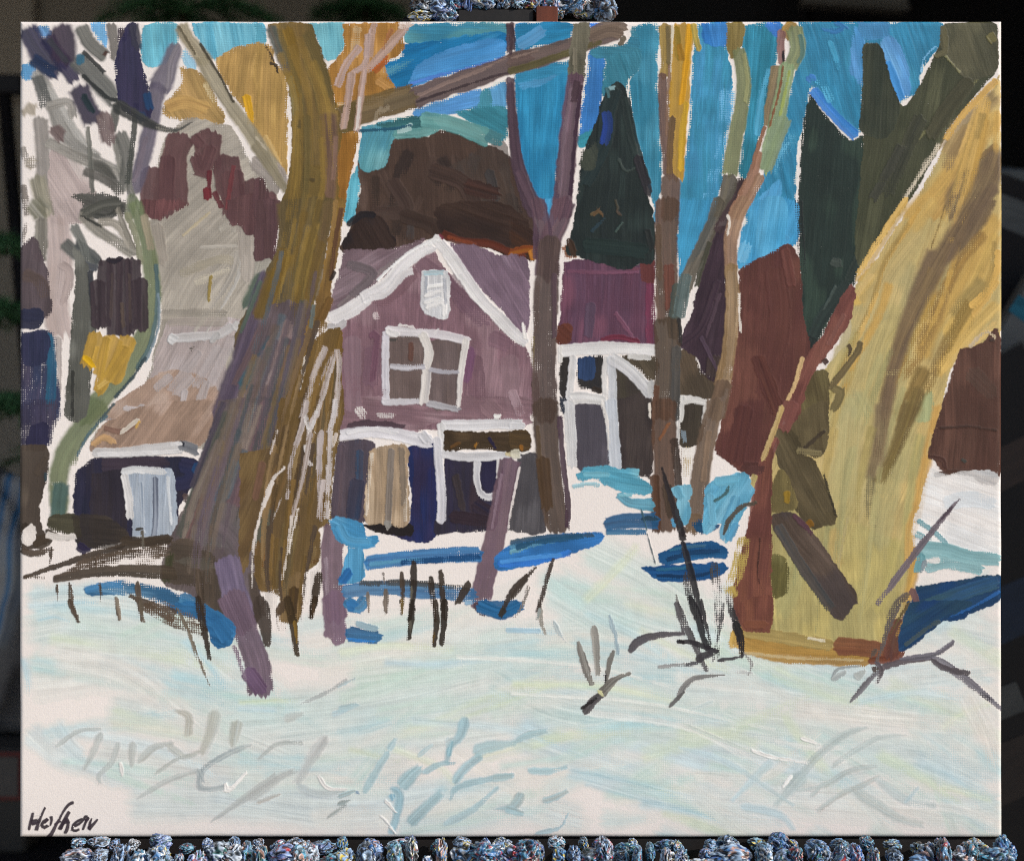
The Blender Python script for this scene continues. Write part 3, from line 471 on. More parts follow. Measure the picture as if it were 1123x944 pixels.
# ================= PURPLE CONE, FIRS, RUST BUSH
P('purple_cone_tree/crown'); A(560,220)
F("882,108 890,300 886,520 880,640 862,735 822,737 780,700 770,650 690,590 712,540 742,470 772,350 802,220 842,120", '43313b', 100, '392a33', '4e3c46', edge=.25, bw=9); S("700,590 780,520 850,330", 30, '4a3742', '362830'); S("840,640 830,725", 60, '3c2f30', '4a3c38'); S("860,380 800,560", 12, '5a4650'); S("780,560 850,700",14,'574452')
A(560,0); F("930,738 966,738 935,820 905,880 890,900 852,900", '3f2f32', 115, '4a3a3a')
P('black_fir/crown'); T()
F("668,96 676,90 684,96 690,115 697,160 706,200 716,240 717,284 700,288 690,296 672,292 645,284 624,278 622,272 630,245 634,215 640,170 652,140 660,115", '28302e', 92, '232a2a', '303b38', edge=.22, bw=8)
A(560,0); S("430,360 400,460 380,600 300,760", 60, '2b3838', '27302f', dry=.05); S("470,400 500,560 560,760", 40, '2c3533', '384440', dry=.1); S("405,365 430,360", 16, '8fb0b4', hb=1.5); S("395,360 405,400", 14, '4a7076', hb=1.5); S("395,460 400,520 385,590", 40, '2848a0', '2a3c60', hb=.8); F("290,620 350,590 340,690 290,690", '3a3f38', 60, '464a3e'); S("520,640 570,800", 40, '332f33', dry=.1); S("440,650 470,700 510,690", 10, '434d48', hb=1.2); S("330,880 360,870", 12, '6a5a40'); S("430,820 440,860", 8, '504a3c')
A(560,220); S("300,180 560,210", 60, '24312f', '2c3a36', hb=.8); S("240,160 262,220", 30, '4a3528', dry=.1); S("430,130 460,90", 8, '4a5a54'); S("330,130 390,70", 14, '2f4048', hb=1.); S("340,60 360,40 380,60",10,'6a5238'); S("560,120 580,200",26,'2c2f2e'); S("435,40 450,60",8,'5a4c40')
P('dark_fir/crown'); T()
F("888,104 905,128 934,156 946,150 952,190 950,250 940,300 925,328 902,366 884,390 880,368 878,300 877,210 880,150", '2b3833', 95, '252f2b', '36463c', edge=.35, bw=10)
A(823,220); S("195,0 210,200 215,300", 40, '2c3030', dry=.55); S("400,340 300,470 240,600", 50, '34403c', '28302e', dry=.12); S("260,560 230,640", 40, '2c3432', dry=.1); S("350,350 300,450", 10, '4a5550'); S("500,130 430,260 400,330", 40, '333d38', dry=.15); S("330,250 370,260", 40, '454d47', dry=.25)
P('olive_fir/crown'); T()
F("948,150 946,60 952,49 962,50 968,60 976,90 986,114 994,116 1008,96 1022,70 1036,40 1038,27 1088,25 1092,45 1092,76 1070,104 1045,136 1020,180 1000,215 975,250 945,292 938,262 944,200", '4a4b37', 100, '3f422f', '5a5a42', edge=.25, bw=14)
A(823,0); F("465,200 500,185 535,200 570,330 610,440 560,560 455,540 462,400", '3b4033', 92, '454838', '333a2f', edge=.3); F("800,100 980,92 1010,140 1008,280 900,330 820,250 780,180", '55533f', 70, '4a4836', '635f48', edge=.2); S("790,110 800,200 760,230", 26, '6a6448', dry=.15); S("800,230 860,300", 8, '8a8660'); S("670,590 720,540", 16, '76734e', dry=.2); S("860,380 930,330", 14, '7a7650', dry=.25); S("980,140 1000,170", 34, '7a7248', hb=1.2); S("700,480 600,700 560,800", 60, '3e3f33', '4a4a38', dry=.15); S("900,330 800,460 740,560", 60, '504d38', '444230', dry=.1); S("620,600 500,820",40,'45453a',dry=.2)
P('rust_bush/crown'); T()
F("812,296 830,286 850,276 862,268 873,276 878,300 880,345 888,386 872,430 852,478 842,508 822,520 797,506 785,492 794,455 802,415 808,360", '673f37', 95, '583230', '74493e', edge=.35, bw=14)
A(823,220); S("100,280 120,500 60,800", 90, '6a4038', '5c3632', dry=.12, op=.8); S("140,200 170,350", 40, '74463e', dry=.1); S("30,640 110,860", 60, '5a332e', '6a4034', dry=.1); A(560,440); S("960,20 920,250", 70, '54302e', '643a34', dry=.1, op=.8); S("950,270 1030,280", 50, '5e3a34', '4c2e2c'); 

# ================= RIGHT: yellow tree, brown bush, snow bank
P('yellow_tree/trunk'); SOFT(.55); T()
F("1096,84 1075,120 1045,150 1030,172 1010,210 985,247 960,286 938,316 932,370 908,402 882,440 858,478 838,530 820,590 806,640 810,704 830,714 880,717 978,722 986,690 1001,640 1004,580 1013,530 1022,490 1028,470 1040,412 1056,386 1097,366", 'b9a064', 112, 'a99a66', 'c7ab6c', edge=.3, bw=16)
F("936,330 975,285 1010,300 1000,400 975,500 960,600 930,680 840,690 840,600 860,500 900,420", 'b3a26c', 108, 'a69a70', 'bfa872', edge=.5, op=.85, bw=18)
F("820,690 810,640 840,560 900,560 990,600 985,660 960,704 850,700", 'aa9c64', 85, '9f9564', 'b6a566', edge=.4, op=.9, bw=14)
A(823,0); S("1020,470 900,600 780,770 640,900", 110, 'c8a45c', 'b8924e', hb=.7); S("1010,380 880,500 800,640", 100, '8f7a55', 'a68b5e', dry=.12, edge=.5); S("900,520 830,640 800,700",60,'a08458','8c7450',dry=.2); S("960,560 840,760 760,900", 70, 'c4a05a', 'b08a4c'); S("780,590 680,740 590,880", 30, 'd9cbb4', dry=.45); S("880,680 820,780 740,897", 50, 'a8874e', 'c09a58', dry=.2)
S("1015,600 960,680 860,780 840,897", (70,130), '76604a', '86704f', dry=.15, edge=.5); S("1010,760 900,880", 60, '7a6450', '6c5a4a', dry=.2); S("1015,640 1010,740", 30, '5e564e', dry=.3); S("870,700 940,650 1010,590", 26, '8a6f48', dry=.2)
A(823,220)
for p_, w_, c_, c2_ in [("640,0 560,140 440,330", 40, 'c6a45e', 'b8944e'), ("760,0 640,150 520,330 440,420", 70, 'c3a25e', 'b3985e'), ("1010,60 900,260 760,500 700,650", 90, 'c09a52', 'b08c48'), ("1010,130 930,320 800,560", 60, 'caa65a', 'b89450'), ("1015,260 900,480 760,720", 60, 'c8a254', 'b48e48'), ("1015,420 900,540 780,700", 70, 'c7a45c', 'd2b06a'), ("700,130 560,320 470,560", 110, 'b4a06c', 'bda672'), ("600,420 520,640 470,895", 130, 'b3a26c', 'bba56e'), ("640,500 560,620 530,800", 50, 'b8a468', 'a89c6e')]:
    S(p_, w_, c_, c2_, dry=.08, op=.85, hb=.6)
F("890,0 1010,0 960,110 880,200 800,260 770,200 830,90", '75604a', 115, '846c4c', '685648', edge=.5, op=.95); S("770,200 700,360 640,520 580,720 540,897", (100,70), '76604c', '84694c', dry=.14, edge=.5, hb=.5)
S("960,130 860,250 800,370 760,480", 60, 'a07c42', '8a6c40', dry=.35); S("790,370 740,500 680,640 620,720", 90, 'a07e46', '8c7044', dry=.42); S("970,330 900,400 840,490", 100, '9a8450', 'a88c50', dry=.15, op=.9); S("720,680 650,820 600,897", 80, '7c6538', '8a7040', dry=.12); F("735,775 750,800 740,897 660,897 690,830", '9aa074', 92, 'a4a678'); S("500,300 440,380 420,420", 30, 'd8b878', dry=.3); S("440,430 430,400", 40, 'd6b260', dry=.25); S("420,780 470,897", 120, '9ca078', 'a8a474', dry=.3, op=.6); S("800,20 740,200", 4, '7a6440'); S("1010,500 900,600 830,660", 40, 'd0b070', dry=.3); S("380,620 480,520 560,460",60,'aca073',dry=.2,op=.6)
A(823,440)
for p_, w_, c_, c2_ in [("420,0 400,200 380,420", 140, 'b0a472', 'a29c72'), ("680,0 620,180 560,420 530,600", 110, 'a49d70', 'b0a470'), ("700,130 670,300 640,560 640,700", 50, '9c9664', 'b0a062'), ("420,420 370,560 300,700", 90, 'b39f66', 'a89c68'), ("500,600 480,760 420,860", 120, 'a89c66', 'b3a468'), ("600,560 560,740 520,860", 60, 'b4a566', 'a89c60'), ("200,560 170,760 120,880", 100, 'a9a06c', '9c9868'), ("350,520 340,600 370,680",50,'b49a60','a8945c')]:
    S(p_, w_, c_, c2_, dry=.08, op=.75, hb=.6)
S("770,10 740,180 710,310 690,430 660,540 660,700", (50,60), 'c79f5c', 'b98f4c', dry=.1, hb=.7); S("750,130 735,220", 34, 'd3b272', dry=.2); S("690,600 665,720 640,830", 50, 'c49a50', dry=.1)
S("545,0 530,200 500,330", 80, '7d6b50', '8a775a', dry=.12, edge=.5, hb=.5); S("500,300 490,420 500,520", 56, '857a58', dry=.5); S("660,0 610,140 560,260 510,340", (80,30), '75613c', '82703f', dry=.1, hb=.5); S("400,470 360,700 380,800",16,'b8a878',dry=.3)
T(); _yt = np.array([(100,1070,1097),(150,1045,1097),(210,1012,1097),(290,960,1094),(340,945,1078),(400,915,1048),(460,892,1030),(520,880,1012),(600,870,1003),(700,860,986)], float)
for _q in range(30):
    u_ = _r.uniform(.04, .96); y0_ = _r.uniform(100, 560); y1_ = y0_+_r.uniform(80, 180); y1_ = min(y1_, 695)
    c_ = ['cfa556', 'c2984c', 'd4ac62', 'b8944c', 'c9a052', 'a98c50'][_r.integers(6)] if (y0_ < 330 or u_ > .75) else ['a8a070', 'a09a6a', 'b2a874', 'a8975e', 'b8a062', '969468'][_r.integers(6)]
    S(' '.join('%.1f,%.1f' % (np.interp(y_, _yt[:, 0], _yt[:, 1])*(1-u_)+np.interp(y_, _yt[:, 0], _yt[:, 2])*u_, y_) for y_ in np.linspace(y0_, y1_, 5)), (_r.uniform(6, 13), _r.uniform(4, 9)), c_, dry=.30, fade=.35, hb=.6, soft=.4, op=.8)
S("1096,165 1080,205 1042,270 1008,330 987,380 973,440 962,505", (34,17), '75604b', '87704f', dry=.2, fade=.3, soft=.4); S("1064,330 1035,385 1015,430", 16, '94783f', '8a7048', dry=.35, soft=.3); S("1010,425 990,480 968,530", (20,8), '78633c', '82703f', dry=.2, soft=.3)
SOFT(0); A(823,0); S("1010,330 900,440 800,570", 26, 'd0a85e', 'c09650', dry=.2); A(823,220); S("1012,330 960,410 910,470", 26, 'cfa860', 'c09850', dry=.2); S("640,-10 560,110 440,300", 26, 'dab46a', 'c9a052', dry=.2); S("1015,200 1000,330 900,440", 30, 'd4aa5c', dry=.25); P('yellow_tree/olive_patch'); A(823,220)
S("450,580 440,620 380,700 325,770 ", 26, '6c5c40', '7a6a48', hb=.9); S("400,590 412,610 400,640", 14, '5c4c38', hb=1.); S("340,770 370,785 360,820 340,860", 34, '7a6c48', dry=.15)
F("240,710 310,700 320,770 300,897 170,897 200,800", '615437', 80, '54482f', '6e6240', edge=.35)
A(823,440); F("120,120 180,70 300,0 320,80 300,215 220,220 150,200", '5e5138', 80, '6b5e42', '524630', edge=.25); F("105,120 160,100 230,230 265,250 350,475 300,508 245,518 190,440 150,330 110,240", '5d513a', 62, '6a5c42', '50452f', edge=.2, bw=13); S("205,210 260,160 300,125", 14, '4a3e30'); F("85,350 130,280 180,380 185,440 85,450", '746640', 90, '8a7a4a', '645838', edge=.4); S("150,370 150,410", 22, '9a7a28'); S("235,490 250,510", 30, '8a6020', dry=.1); S("300,300 350,470", 10, '423a2c'); S("190,205 290,215", 30, '8a7c58', dry=.3)
F("85,500 95,465 180,462 270,560 432,796 420,835 365,897 300,820 200,690 130,580", '57483e', 56, '64544a', '4b4140', edge=.2, bw=13); S("110,510 220,690 330,850", 44, '4c4c4c', '5a5048', dry=.1); S("180,465 250,540", 24, '60404a', dry=.1)
F("82,640 120,628 152,680 150,780 90,798 84,700", '6a6238', 92, '5c5430', '7c7448', edge=.35)
P('yellow_tree/ochre_root'); T(743,660,.3384)
S("190,90 230,130 330,160 460,170 620,180", (70,60), 'b08a48', '9a7438', hb=.8); S("215,95 320,110 500,140", 40, 'a8925a', '8f7a48', dry=.15); S("510,140 620,150 690,170", 56, '7a4a38', '8c5a3c', hb=.8); S("620,190 700,180 730,160", 26, '7a4432', hb=.8); S("185,90 175,130 185,150", 20, 'c9a458', dry=.2); S("200,165 420,182 600,188", 10, 'c4ad80', dry=.15); S("420,115 480,125", 8, 'e0d4b8')
S("720,60 700,120 690,180", 50, '74463a', '5c403c', dry=.1); S("750,10 740,60 720,110", 30, 'b48a4a', dry=.3)
P('red_stem_tree/trunk'); A(823,220)
F("415,345 427,380 405,500 320,620 240,740 190,897 132,897 165,800 230,640 300,550 360,430 390,370", '7c4a42', 112, '8a5a4c', '6c3f3a', edge=.2, bw=8)
S("385,470 320,590", 20, '8c5c52', dry=.15); S("300,650 315,670", 22, '4a302a'); S("215,640 180,760 130,860", 16, 'c8a878', dry=.2)
A(823,440); S("170,0 130,120", 60, '85524a', '75463f'); S("100,150 60,260 20,500 0,680", (46,66), '7c4a42', '8b584c', hb=.8); F("90,180 85,400 82,700 78,897 -60,897 -55,700 0,480 50,250", '74463c', 95, '83523f', '673c36', edge=.2, bw=9); S("130,20 100,110 50,240", 22, 'c0a674', 'b0945c', dry=.15); F("0,250 65,270 40,295 -20,310", '5c3a36', 0); S("40,560 30,700 45,760",5,'4e302a'); S("20,300 -20,420",26,'b5a266',dry=.1)
A(560,440); S("960,560 930,700 890,780", 60, 'bca458', 'a8924c', dry=.42, hb=.5); S("900,760 920,800", 40, 'b49a50', dry=.3)
T(743,660,.3384); F("195,0 300,-20 302,80 285,97 215,88 200,40", '74463a', 92, '85533f', '63392f', edge=.2); S("215,70 290,70", 26, '82503c', hb=1.)
P('brown_bush/crown'); T()
F("1053,384 1075,378 1097,370 1097,521 1060,520 1035,516 1024,502 1018,500 1026,472 1040,425", '5d4036', 90, '50342c', '6b4a3e', edge=.2, bw=12)
A(823,440); S("730,225 790,240 800,280", 20, '5a3c34'); S("870,240 880,245", 14, '4a4a44'); S("760,300 850,290 1010,300", 20, '573c32'); S("780,110 900,105 1010,120", 8, '4a342c'); A(823,220); S("900,700 1000,800", 70, '5f4a40', dry=.3, op=.6); S("980,570 1000,575", 10, '4a3a34'); S("900,600 960,540 1000,560", 16, 'c6b294', dry=.2)
P('snow_bank'); A(823,440)
F("700,420 740,280 800,300 1020,308 1025,620 900,610 800,590 680,600 670,510", 'e0dbd6', 20, 'd3d8da', 'e8e2dc', edge=.5, op=.7); S("800,420 900,400 1000,420", 60, 'd0d8dd', dry=.2, op=.6)
S("690,490 760,540 800,580", 26, '7fa6ac', dry=.3); S("680,540 740,570", 30, '8cb0b4', dry=.35); S("690,600 800,610 900,640 1022,650", (60,50), '74a0a4', '86acae', dry=.08); S("700,640 800,660 950,690", 50, '7ba5a8', '90b2b4', dry=.15); S("700,620 690,700", 44, '6c9ea4', dry=.15); S("720,690 820,670 940,690",30,'8db2b5',dry=.25)
P('blue_shadow#right'); F("680,762 800,745 1026,718 1028,812 900,870 850,897 636,897 665,830", '1f4268', 160, '2c4a58', '17406f', edge=.2, bw=13); S("700,850 860,790 1010,740", 60, '3a5a68', '2a5480', dry=.1); S("1026,780 900,850 820,880", 14, '2c62a0', dry=.1); S("660,770 680,830 620,890", 30, '7a5a58', dry=.2)
T(743,660,.3384); F("745,0 950,0 860,60 760,140 720,155 725,90", '1f4268', 145, '2a4858', '1a3f70', edge=.25); S("735,140 800,90 850,60", 14, '4a5a60', dry=.2)

# ================= BIG FORKED TRUNK left of the house
P('forked_tree/ochre_patch'); A(280,0)  # ochre strokes around the upper trunk
F("362,100 630,98 600,150 610,200 560,240 525,265 545,320 570,376 440,420 400,440 340,440 320,390 295,300 330,250 365,200", 'a8783a', 88, '95692f', 'b88a4e', edge=.5, dry=.06); S("480,290 540,240", 40, 'b8602a', '9c5a2a', dry=.15); S("500,330 560,370", 40, 'b98a50', dry=.3); S("420,110 400,240", 40, 'c4a478', dry=.4); S("340,430 480,420 560,380", 30, 'c9b08a', dry=.55)
F("345,540 420,545 405,640 380,760 360,895 330,895 320,720", '9a6a2c', 92, '8c5f28', 'a87c40', edge=.5, dry=.08)
P('forked_tree/trunk'); SOFT(.45)
F("52,100 215,100 250,160 290,280 320,400 345,470 350,560 330,680 325,897 108,897 130,780 150,640 150,450 120,290", '7a602e', 82, '64532d', '8c7038', edge=.25, bw=9)
S("60,105 100,220 140,300", 50, '5a5f58', '6e5a50', dry=.1, hb=.8); S("130,110 160,250 170,420", 50, '7e6226', '8c6e30'); S("210,130 260,260 300,400", 60, '6c5c36', '7e6a3a'); S("170,560 160,420 140,320", 30, '8c8058', dry=.2); S("180,640 165,500", 40, '8a7c50', dry=.15)
S("300,460 310,620 300,780 290,895", 70, '6d5446', '7a5e4c', dry=.08); S("250,680 230,895", 60, '776030', '6a562e'); F("160,660 240,690 280,730 260,897 110,897 140,740", '756034', 88, '67552f', '806c3e', edge=.3); S("200,735 250,742", 14, '57482c'); S("330,560 318,740", 24, '8a6c5c', dry=.25)
A(280,220)
F("108,0 330,0 300,140 280,260 240,420 220,520 160,590 60,640 -60,700 -80,560 -20,420 40,300 90,190", '6b5a38', 100, '5c4f36', '7a663a', edge=.2, bw=9)
for p_, w_, c_, c2_ in [("140,190 60,380 0,520", 80, '7a5f2a', '86682c'), ("240,130 190,380 170,520", 60, '806430', '72582c'), ("120,0 130,120 180,220", 80, '67573a', '786642'), ("300,0 270,220 250,420", 50, '75603c', '665138'), ("30,300 -40,440", 60, '4f6260', '5e6c58'), ("200,220 170,340", 50, '70603a', '5c4f36'), ("60,380 0,560",50,'6b5a46','5a4a44')]: S(p_, w_, c_, c2_, dry=.06, hb=.7)
T()
F("318,330 345,350 335,420 320,480 305,540 292,600 285,650 275,690 258,690 248,640 230,640 192,640 200,590 212,560 222,520 236,470 250,420 270,370 290,340", '65575a', 106, '554a4e', '74666a', edge=.2, bw=9)
A(0,220); S("1090,290 1010,560 900,897", (50,90), '5a4e5e', '66586a', hb=.6); S("1070,330 990,540", 20, '5c6a5e', dry=.15); S("1123,290 1060,480", 60, '7a6028', '6a5630'); S("1123,560 1040,720 1000,760", 60, '40606c', '5a5860', dry=.08); F("980,810 1123,790 1123,897 940,897", '7a6a68', 100, '8a7a76', edge=.3); S("1080,500 960,760",30,'6f5a5c')
A(280,220)
F("60,560 130,490 150,520 150,600 90,760 20,897 -60,897 -20,740", '7c6a68', 112, '8a7674', '6a5a58', edge=.2); S("160,560 140,700 80,830 40,897", 60, '5c464a', '6a5054', hb=.6); S("60,600 0,700 -60,780", 30, '4c6468', '5c6a6a', dry=.12); S("205,630 180,760", 40, '6a5052'); S("100,640 40,760",14,'8c7c7a',dry=.2); S("0,660 -60,760",40,'3f606c',dry=.15); S("140,600 90,760",20,'7a5a5e')
A(0,440)
F("900,0 1123,0 1123,200 1080,420 1050,540 1040,700 1060,897 880,897 800,800 670,740 690,600 730,500 800,340 850,180", '665a58', 104, '5a4c50', '756a66', edge=.2, bw=9)
for p_, w_, c_, c2_ in [("930,40 850,230 800,380 740,560", 50, '4c5c50', '5c5550'), ("920,0 830,240 790,360", 30, '4a4450', '5a4e58'), ("1000,30 920,260 850,420", 90, '7d7468', '706660'), ("960,240 930,340 880,440", 60, '456070', '5c6268'), ("1100,0 1040,180 960,420 900,540", 70, '7a5f62', '6c5458'), ("1060,10 1000,200", 50, '7c7068', '88786e'), ("1010,200 930,400", 30, '54646c', '6c6868'), ("900,160 800,400 760,560", 36, '8a7c70', '6a5c58'), ("840,380 770,570", 26, '7c5c58', '5c4c4c'), ("1110,160 1060,340", 50, '70562e', '7a6238')]: S(p_, w_, c_, c2_, dry=.1, hb=.6)
F("840,400 980,430 1000,520 960,600 800,580 790,520", '6a6462', 100, '7a7370', edge=.4, op=.75); F("700,565 800,570 860,620 900,660 900,740 850,760 720,750 680,700", '5a4d42', 5, '4c4238', '6a5c50', edge=.5, dry=.16); S("880,500 960,580 1000,700 990,860", 110, '74666a', '635a5c', dry=.12, op=.8); F("720,650 830,640 900,690 800,690", '625a50', 80, edge=.4, dry=.2); F("820,700 890,700 950,880 850,880", '544940', 95, '57493c', edge=.4, dry=.08); S("700,620 680,740", 40, '4a4a32', dry=.12); S("1040,700 1050,897", 50, '5d5046', dry=.2)
S("1060,820 1100,880", 60, '4c4038', dry=.4)
T(); _ft = np.array([(30,293,335),(110,320,364),(200,314,374),(290,300,350),(340,286,342),(400,264,330),(460,243,316),(520,224,302),(570,208,292),(620,200,286)], float)
for _q in range(64):
    u_ = _r.uniform(.03, .97); y0_ = _r.uniform(30, 520); y1_ = min(640, y0_+_r.uniform(80, 190)); m_ = (y0_+y1_)/2
    c_ = ['7a602e', '8c7038', '5f5030', '9a7c3c', '6c5830', '75653c'][_r.integers(6)] if m_ < 330 else ['5c6a72', '6e6068', '6a5a50', '7a6a5c', '4c585c', '74646c', '7c6a44', '4f4a40', '66585f', '876f48'][_r.integers(10)]
    S(' '.join('%.1f,%.1f' % (np.interp(y_, _ft[:, 0], _ft[:, 1])*(1-u_)+np.interp(y_, _ft[:, 0], _ft[:, 2])*u_, y_) for y_ in np.linspace(y0_, y1_, 6)), (_r.uniform(5, 12), _r.uniform(4, 9)), c_, dry=.24, fade=.4, hb=.7, soft=.55, op=.72)
SOFT(.25); P('forked_tree/stem'); A(280,220)
F("330,0 372,0 352,120 340,210 312,340 300,460 240,540 205,620 205,560 225,480 262,380 290,240", '80602f', 100, '6d5230', '8f6e38', edge=.3, bw=7); S("355,30 330,160 310,320", 20, '6a4a34', dry=.1); S("330,290 310,330", 14, '3a2a26'); S("330,0 318,120", 20, '9a7848', dry=.3); S("240,430 225,540", 20, '6c7470', dry=.3); S("310,400 250,530",40,'7a5a30',dry=.15)
F("215,600 310,530 355,540 350,700 345,897 110,897 130,820 180,680", '765a2c', 104, '654e2c', '846634', edge=.3, bw=8); S("210,640 180,770", 16, 'd8cdbf', dry=.25)
A(280,440)
F("105,-10 345,-10 345,120 325,240 310,420 305,500 262,520 270,640 205,700 190,760 180,897 110,897 100,770 30,780 0,700 10,560 60,300 90,100", '735a33', 100, '644e30', '82683c', edge=.3, bw=9)
F("-60,220 60,200 110,260 60,420 0,560 -60,700", '6d5536', 112, '5d4c38', '7c6440', edge=.2); S("110,270 60,420 0,620", 60, '6a5434', '7c5e3a'); S("60,440 20,580", 50, '5f6054', '6c6450', dry=.1); S("50,600 40,680", 30, '8c5a28', dry=.15); S("280,330 270,480", 30, '7a5c34'); S("150,500 120,680 110,800", 70, '6a5638', '7a6640', dry=.15); F("110,720 200,700 200,800 185,897 95,897", '8a6f4c', 95, '75603f', edge=.5, dry=.3); S("160,760 150,890", 44, '5a4426', '3e2f22', dry=.15); S("230,660 262,650", 20, '6a4c2c', dry=.2); S("240,600 220,680", 30, '8a724c', dry=.45)
S("30,250 0,400",30,'7a5a48')
T(); _st2 = np.array([(340,345,372),(400,322,372),(460,303,368),(520,290,360),(580,284,350),(640,284,338),(680,300,332)], float)
for _q in range(46):
    u_ = _r.uniform(.05, .95); y0_ = _r.uniform(345, 610); y1_ = min(690, y0_+_r.uniform(60, 140))
    c_ = ['735a33', '86683a', '5f4a30', '8f7450', '6a5a40', '9a8058', '5a4a3c', '7c6448'][_r.integers(8)]
    S(' '.join('%.1f,%.1f' % (np.interp(y_, _st2[:, 0], _st2[:, 1])*(1-u_)+np.interp(y_, _st2[:, 0], _st2[:, 2])*u_, y_) for y_ in np.linspace(y0_, y1_, 5)), (_r.uniform(4, 8), _r.uniform(2, 5)), c_, dry=.26, fade=.45, hb=.7)
SOFT(.15); P('forked_tree/lilac_streak'); A(280,220)
for p_, w_ in [("290,600 240,720 190,890", 34), ("335,610 300,720 250,890", 30), ("338,610 345,700 330,890", 30), ("310,640 260,760",12)]: S(p_, w_*.85, 'beb2ac', '94827a', dry=.30, hb=.8)
A(280,440)
for p_, w_, c_ in [("215,0 190,110 150,240 130,400", 26, 'aca09c'), ("270,0 225,120 215,220", 30, 'b0a4a0'), ("330,-10 315,90 300,130", 30, 'cfc9c8'), ("205,60 225,110 260,20", 24, 'ddd8d4'), ("205,180 215,240 228,262", 24, 'dad4d0'), ("270,120 262,300 270,490", 30, 'a99e9c'), ("230,130 190,330 150,480", 26, '9a8a80'), ("310,120 300,300 292,480", 30, 'cfc8c6'), ("120,270 60,340 20,470 0,600", 14, 'd6cdc4'), ("150,470 130,640 110,730", 18, 'cbc0b4'), ("330,130 320,180", 26, 'cdbfae'), ("90,120 62,210", 18, 'ccc0b4'), ("105,400 60,520",8,'a89c90'), ("280,320 255,480",22,'b5a9a6')]: S(p_, w_*.82, c_, 'b5a9a4', dry=.30, hb=.9, fade=.2)
A(0,440); S("1120,330 1060,500 1040,620 1035,760", 12, 'd2c8c0', dry=.15)
SOFT(0); A(280,440); F("212,705 262,690 250,760 215,830 205,790", 'e2d8d0', 95, dry=.1); F("38,775 95,790 90,850 60,880 40,840", 'e2d8d0', 95, dry=.1); S("290,560 275,640 262,690", 22, 'e0d6cd', dry=.3); S("175,440 150,560 140,620", 12, 'd8cec4', dry=.35); P('forked_tree/branch'); A(280,0)
S("350,500 430,460 560,420 660,395", 110, '6a5530', '7a6440', hb=.7); S("640,410 760,365 900,320 1030,270 1130,235", (84,80), '6b5753', '5a4a4a', hb=.9, edge=.1); S("660,400 780,345 920,290 1060,225", 14, '8a746c', dry=.2); S("660,420 900,340 1060,290", 10, '4a3c3e'); S("530,440 660,400", 50, '7a6a50', '6a5a44', dry=.15); S("380,480 400,430", 50, '75603a'); F("360,440 420,430 410,520 350,540", '6d5c36', 70)
A(560,0); S("-10,268 120,236 260,188 380,145 455,128", (88,66), '6a5650', '5a4c44', hb=.8, edge=.1); S("-10,295 100,265 250,212 370,172", 28, '5e5636', '6c6240', dry=.08); S("320,150 400,120 470,130", (60,70), '6e5c50', '7d6a5a', hb=.8); S("0,240 110,208", 12, '8a746a', dry=.2); S("470,150 450,185",20,'6e6250')
P('forked_tree/pink_twig'); A(280,0)
for p_, w_ in [("490,95 455,250 435,380 415,540", 26), ("620,110 540,200 460,290", 36), ("430,190 370,270 335,360", 32), ("395,300 380,420 360,530", 34), ("480,120 450,260 400,300", 26), ("470,140 460,240", 40)]: S(p_, w_, 'b59c94', 'a08068', dry=.12, hb=.8)
S("430,400 418,530", 12, 'd8ccc4'); S("520,440 500,470 550,440", 22, '94846c', dry=.25); S("590,110 640,100", 30, 'c4b2a6', dry=.3); S("560,120 520,200",24,'b0764a',dry=.3)

# ================= THIN TRUNKS
SOFT(.25); P('maroon_tree/trunk'); A(280,0)
S("1048,95 1044,160 1042,220", (36,26), '4c3a40', '5a464a', hb=.8); S("1046,318 1050,420 1062,560 1080,680 1110,800 1123,850", (34,50), '4c3842', '5c4852', hb=.8); S("1040,320 1050,560",8,'7a6870')
A(560,0); S("-5,100 8,160 5,210", 26, '4c3a40'); S("-2,340 10,520 30,680 70,790 110,880", (24,70), '5a4550', '4a3842', hb=.7)
S("30,700 90,830 130,897", 40, '654e58', '57424c')
P('mauve_tree/trunk'); SOFT(.15)
F("258,98 322,98 318,180 305,240 300,330 250,340 240,300 245,200", '65604f', 92, '7a7462', '5a5646', edge=.25); S("270,300 255,420 235,600 220,760 205,897", (70,86), '5d4450', '6e5260', hb=.7, edge=.25); S("290,350 262,600 245,800", 14, '452f3e'); S("250,360 215,600 200,800", 16, '806a74', dry=.2); S("275,330 262,420", 30, '4f3a42'); S("262,200 262,300",16,'807866')
A(560,220); S("225,-10 200,80 160,180 150,320", (90,100), '5d4652', '6e5058', hb=.6, edge=.25); S("110,-10 130,100 135,240", (60,90), '5a4452', '6a5056', hb=.6)
S("165,150 150,330 140,520 138,700 140,897", (96,110), '554440', '65524c', hb=.45, edge=.4, dry=.10); S("110,330 105,560 100,780", 26, '6c5a52', dry=.45); S("180,300 178,560", 22, '5f4a50', dry=.2); S("95,560 92,680", 16, '8a7a48', dry=.45)
A(560,440); S("142,-10 150,200 170,380 200,540", (118,96), '503f36', '5e4c42', hb=.45, edge=.35, dry=.06); S("200,60 215,260 235,420 232,520", 22, '574050', '48343a'); S("110,100 120,300 150,520", 20, '65523f', dry=.3); S("130,230 150,440", 50, '58422e', '4c3a2c')
P('tall_brown_tree/trunk'); A(560,0)
S("632,98 636,200 628,320", (46,36), '8d7230', 'a08338', hb=.8); S("622,300 625,440 640,600 650,720", (36,44), '6d5248', '7c5e50', hb=.6); S("655,250 648,420 640,560", 18, '8a6c58', dry=.2)
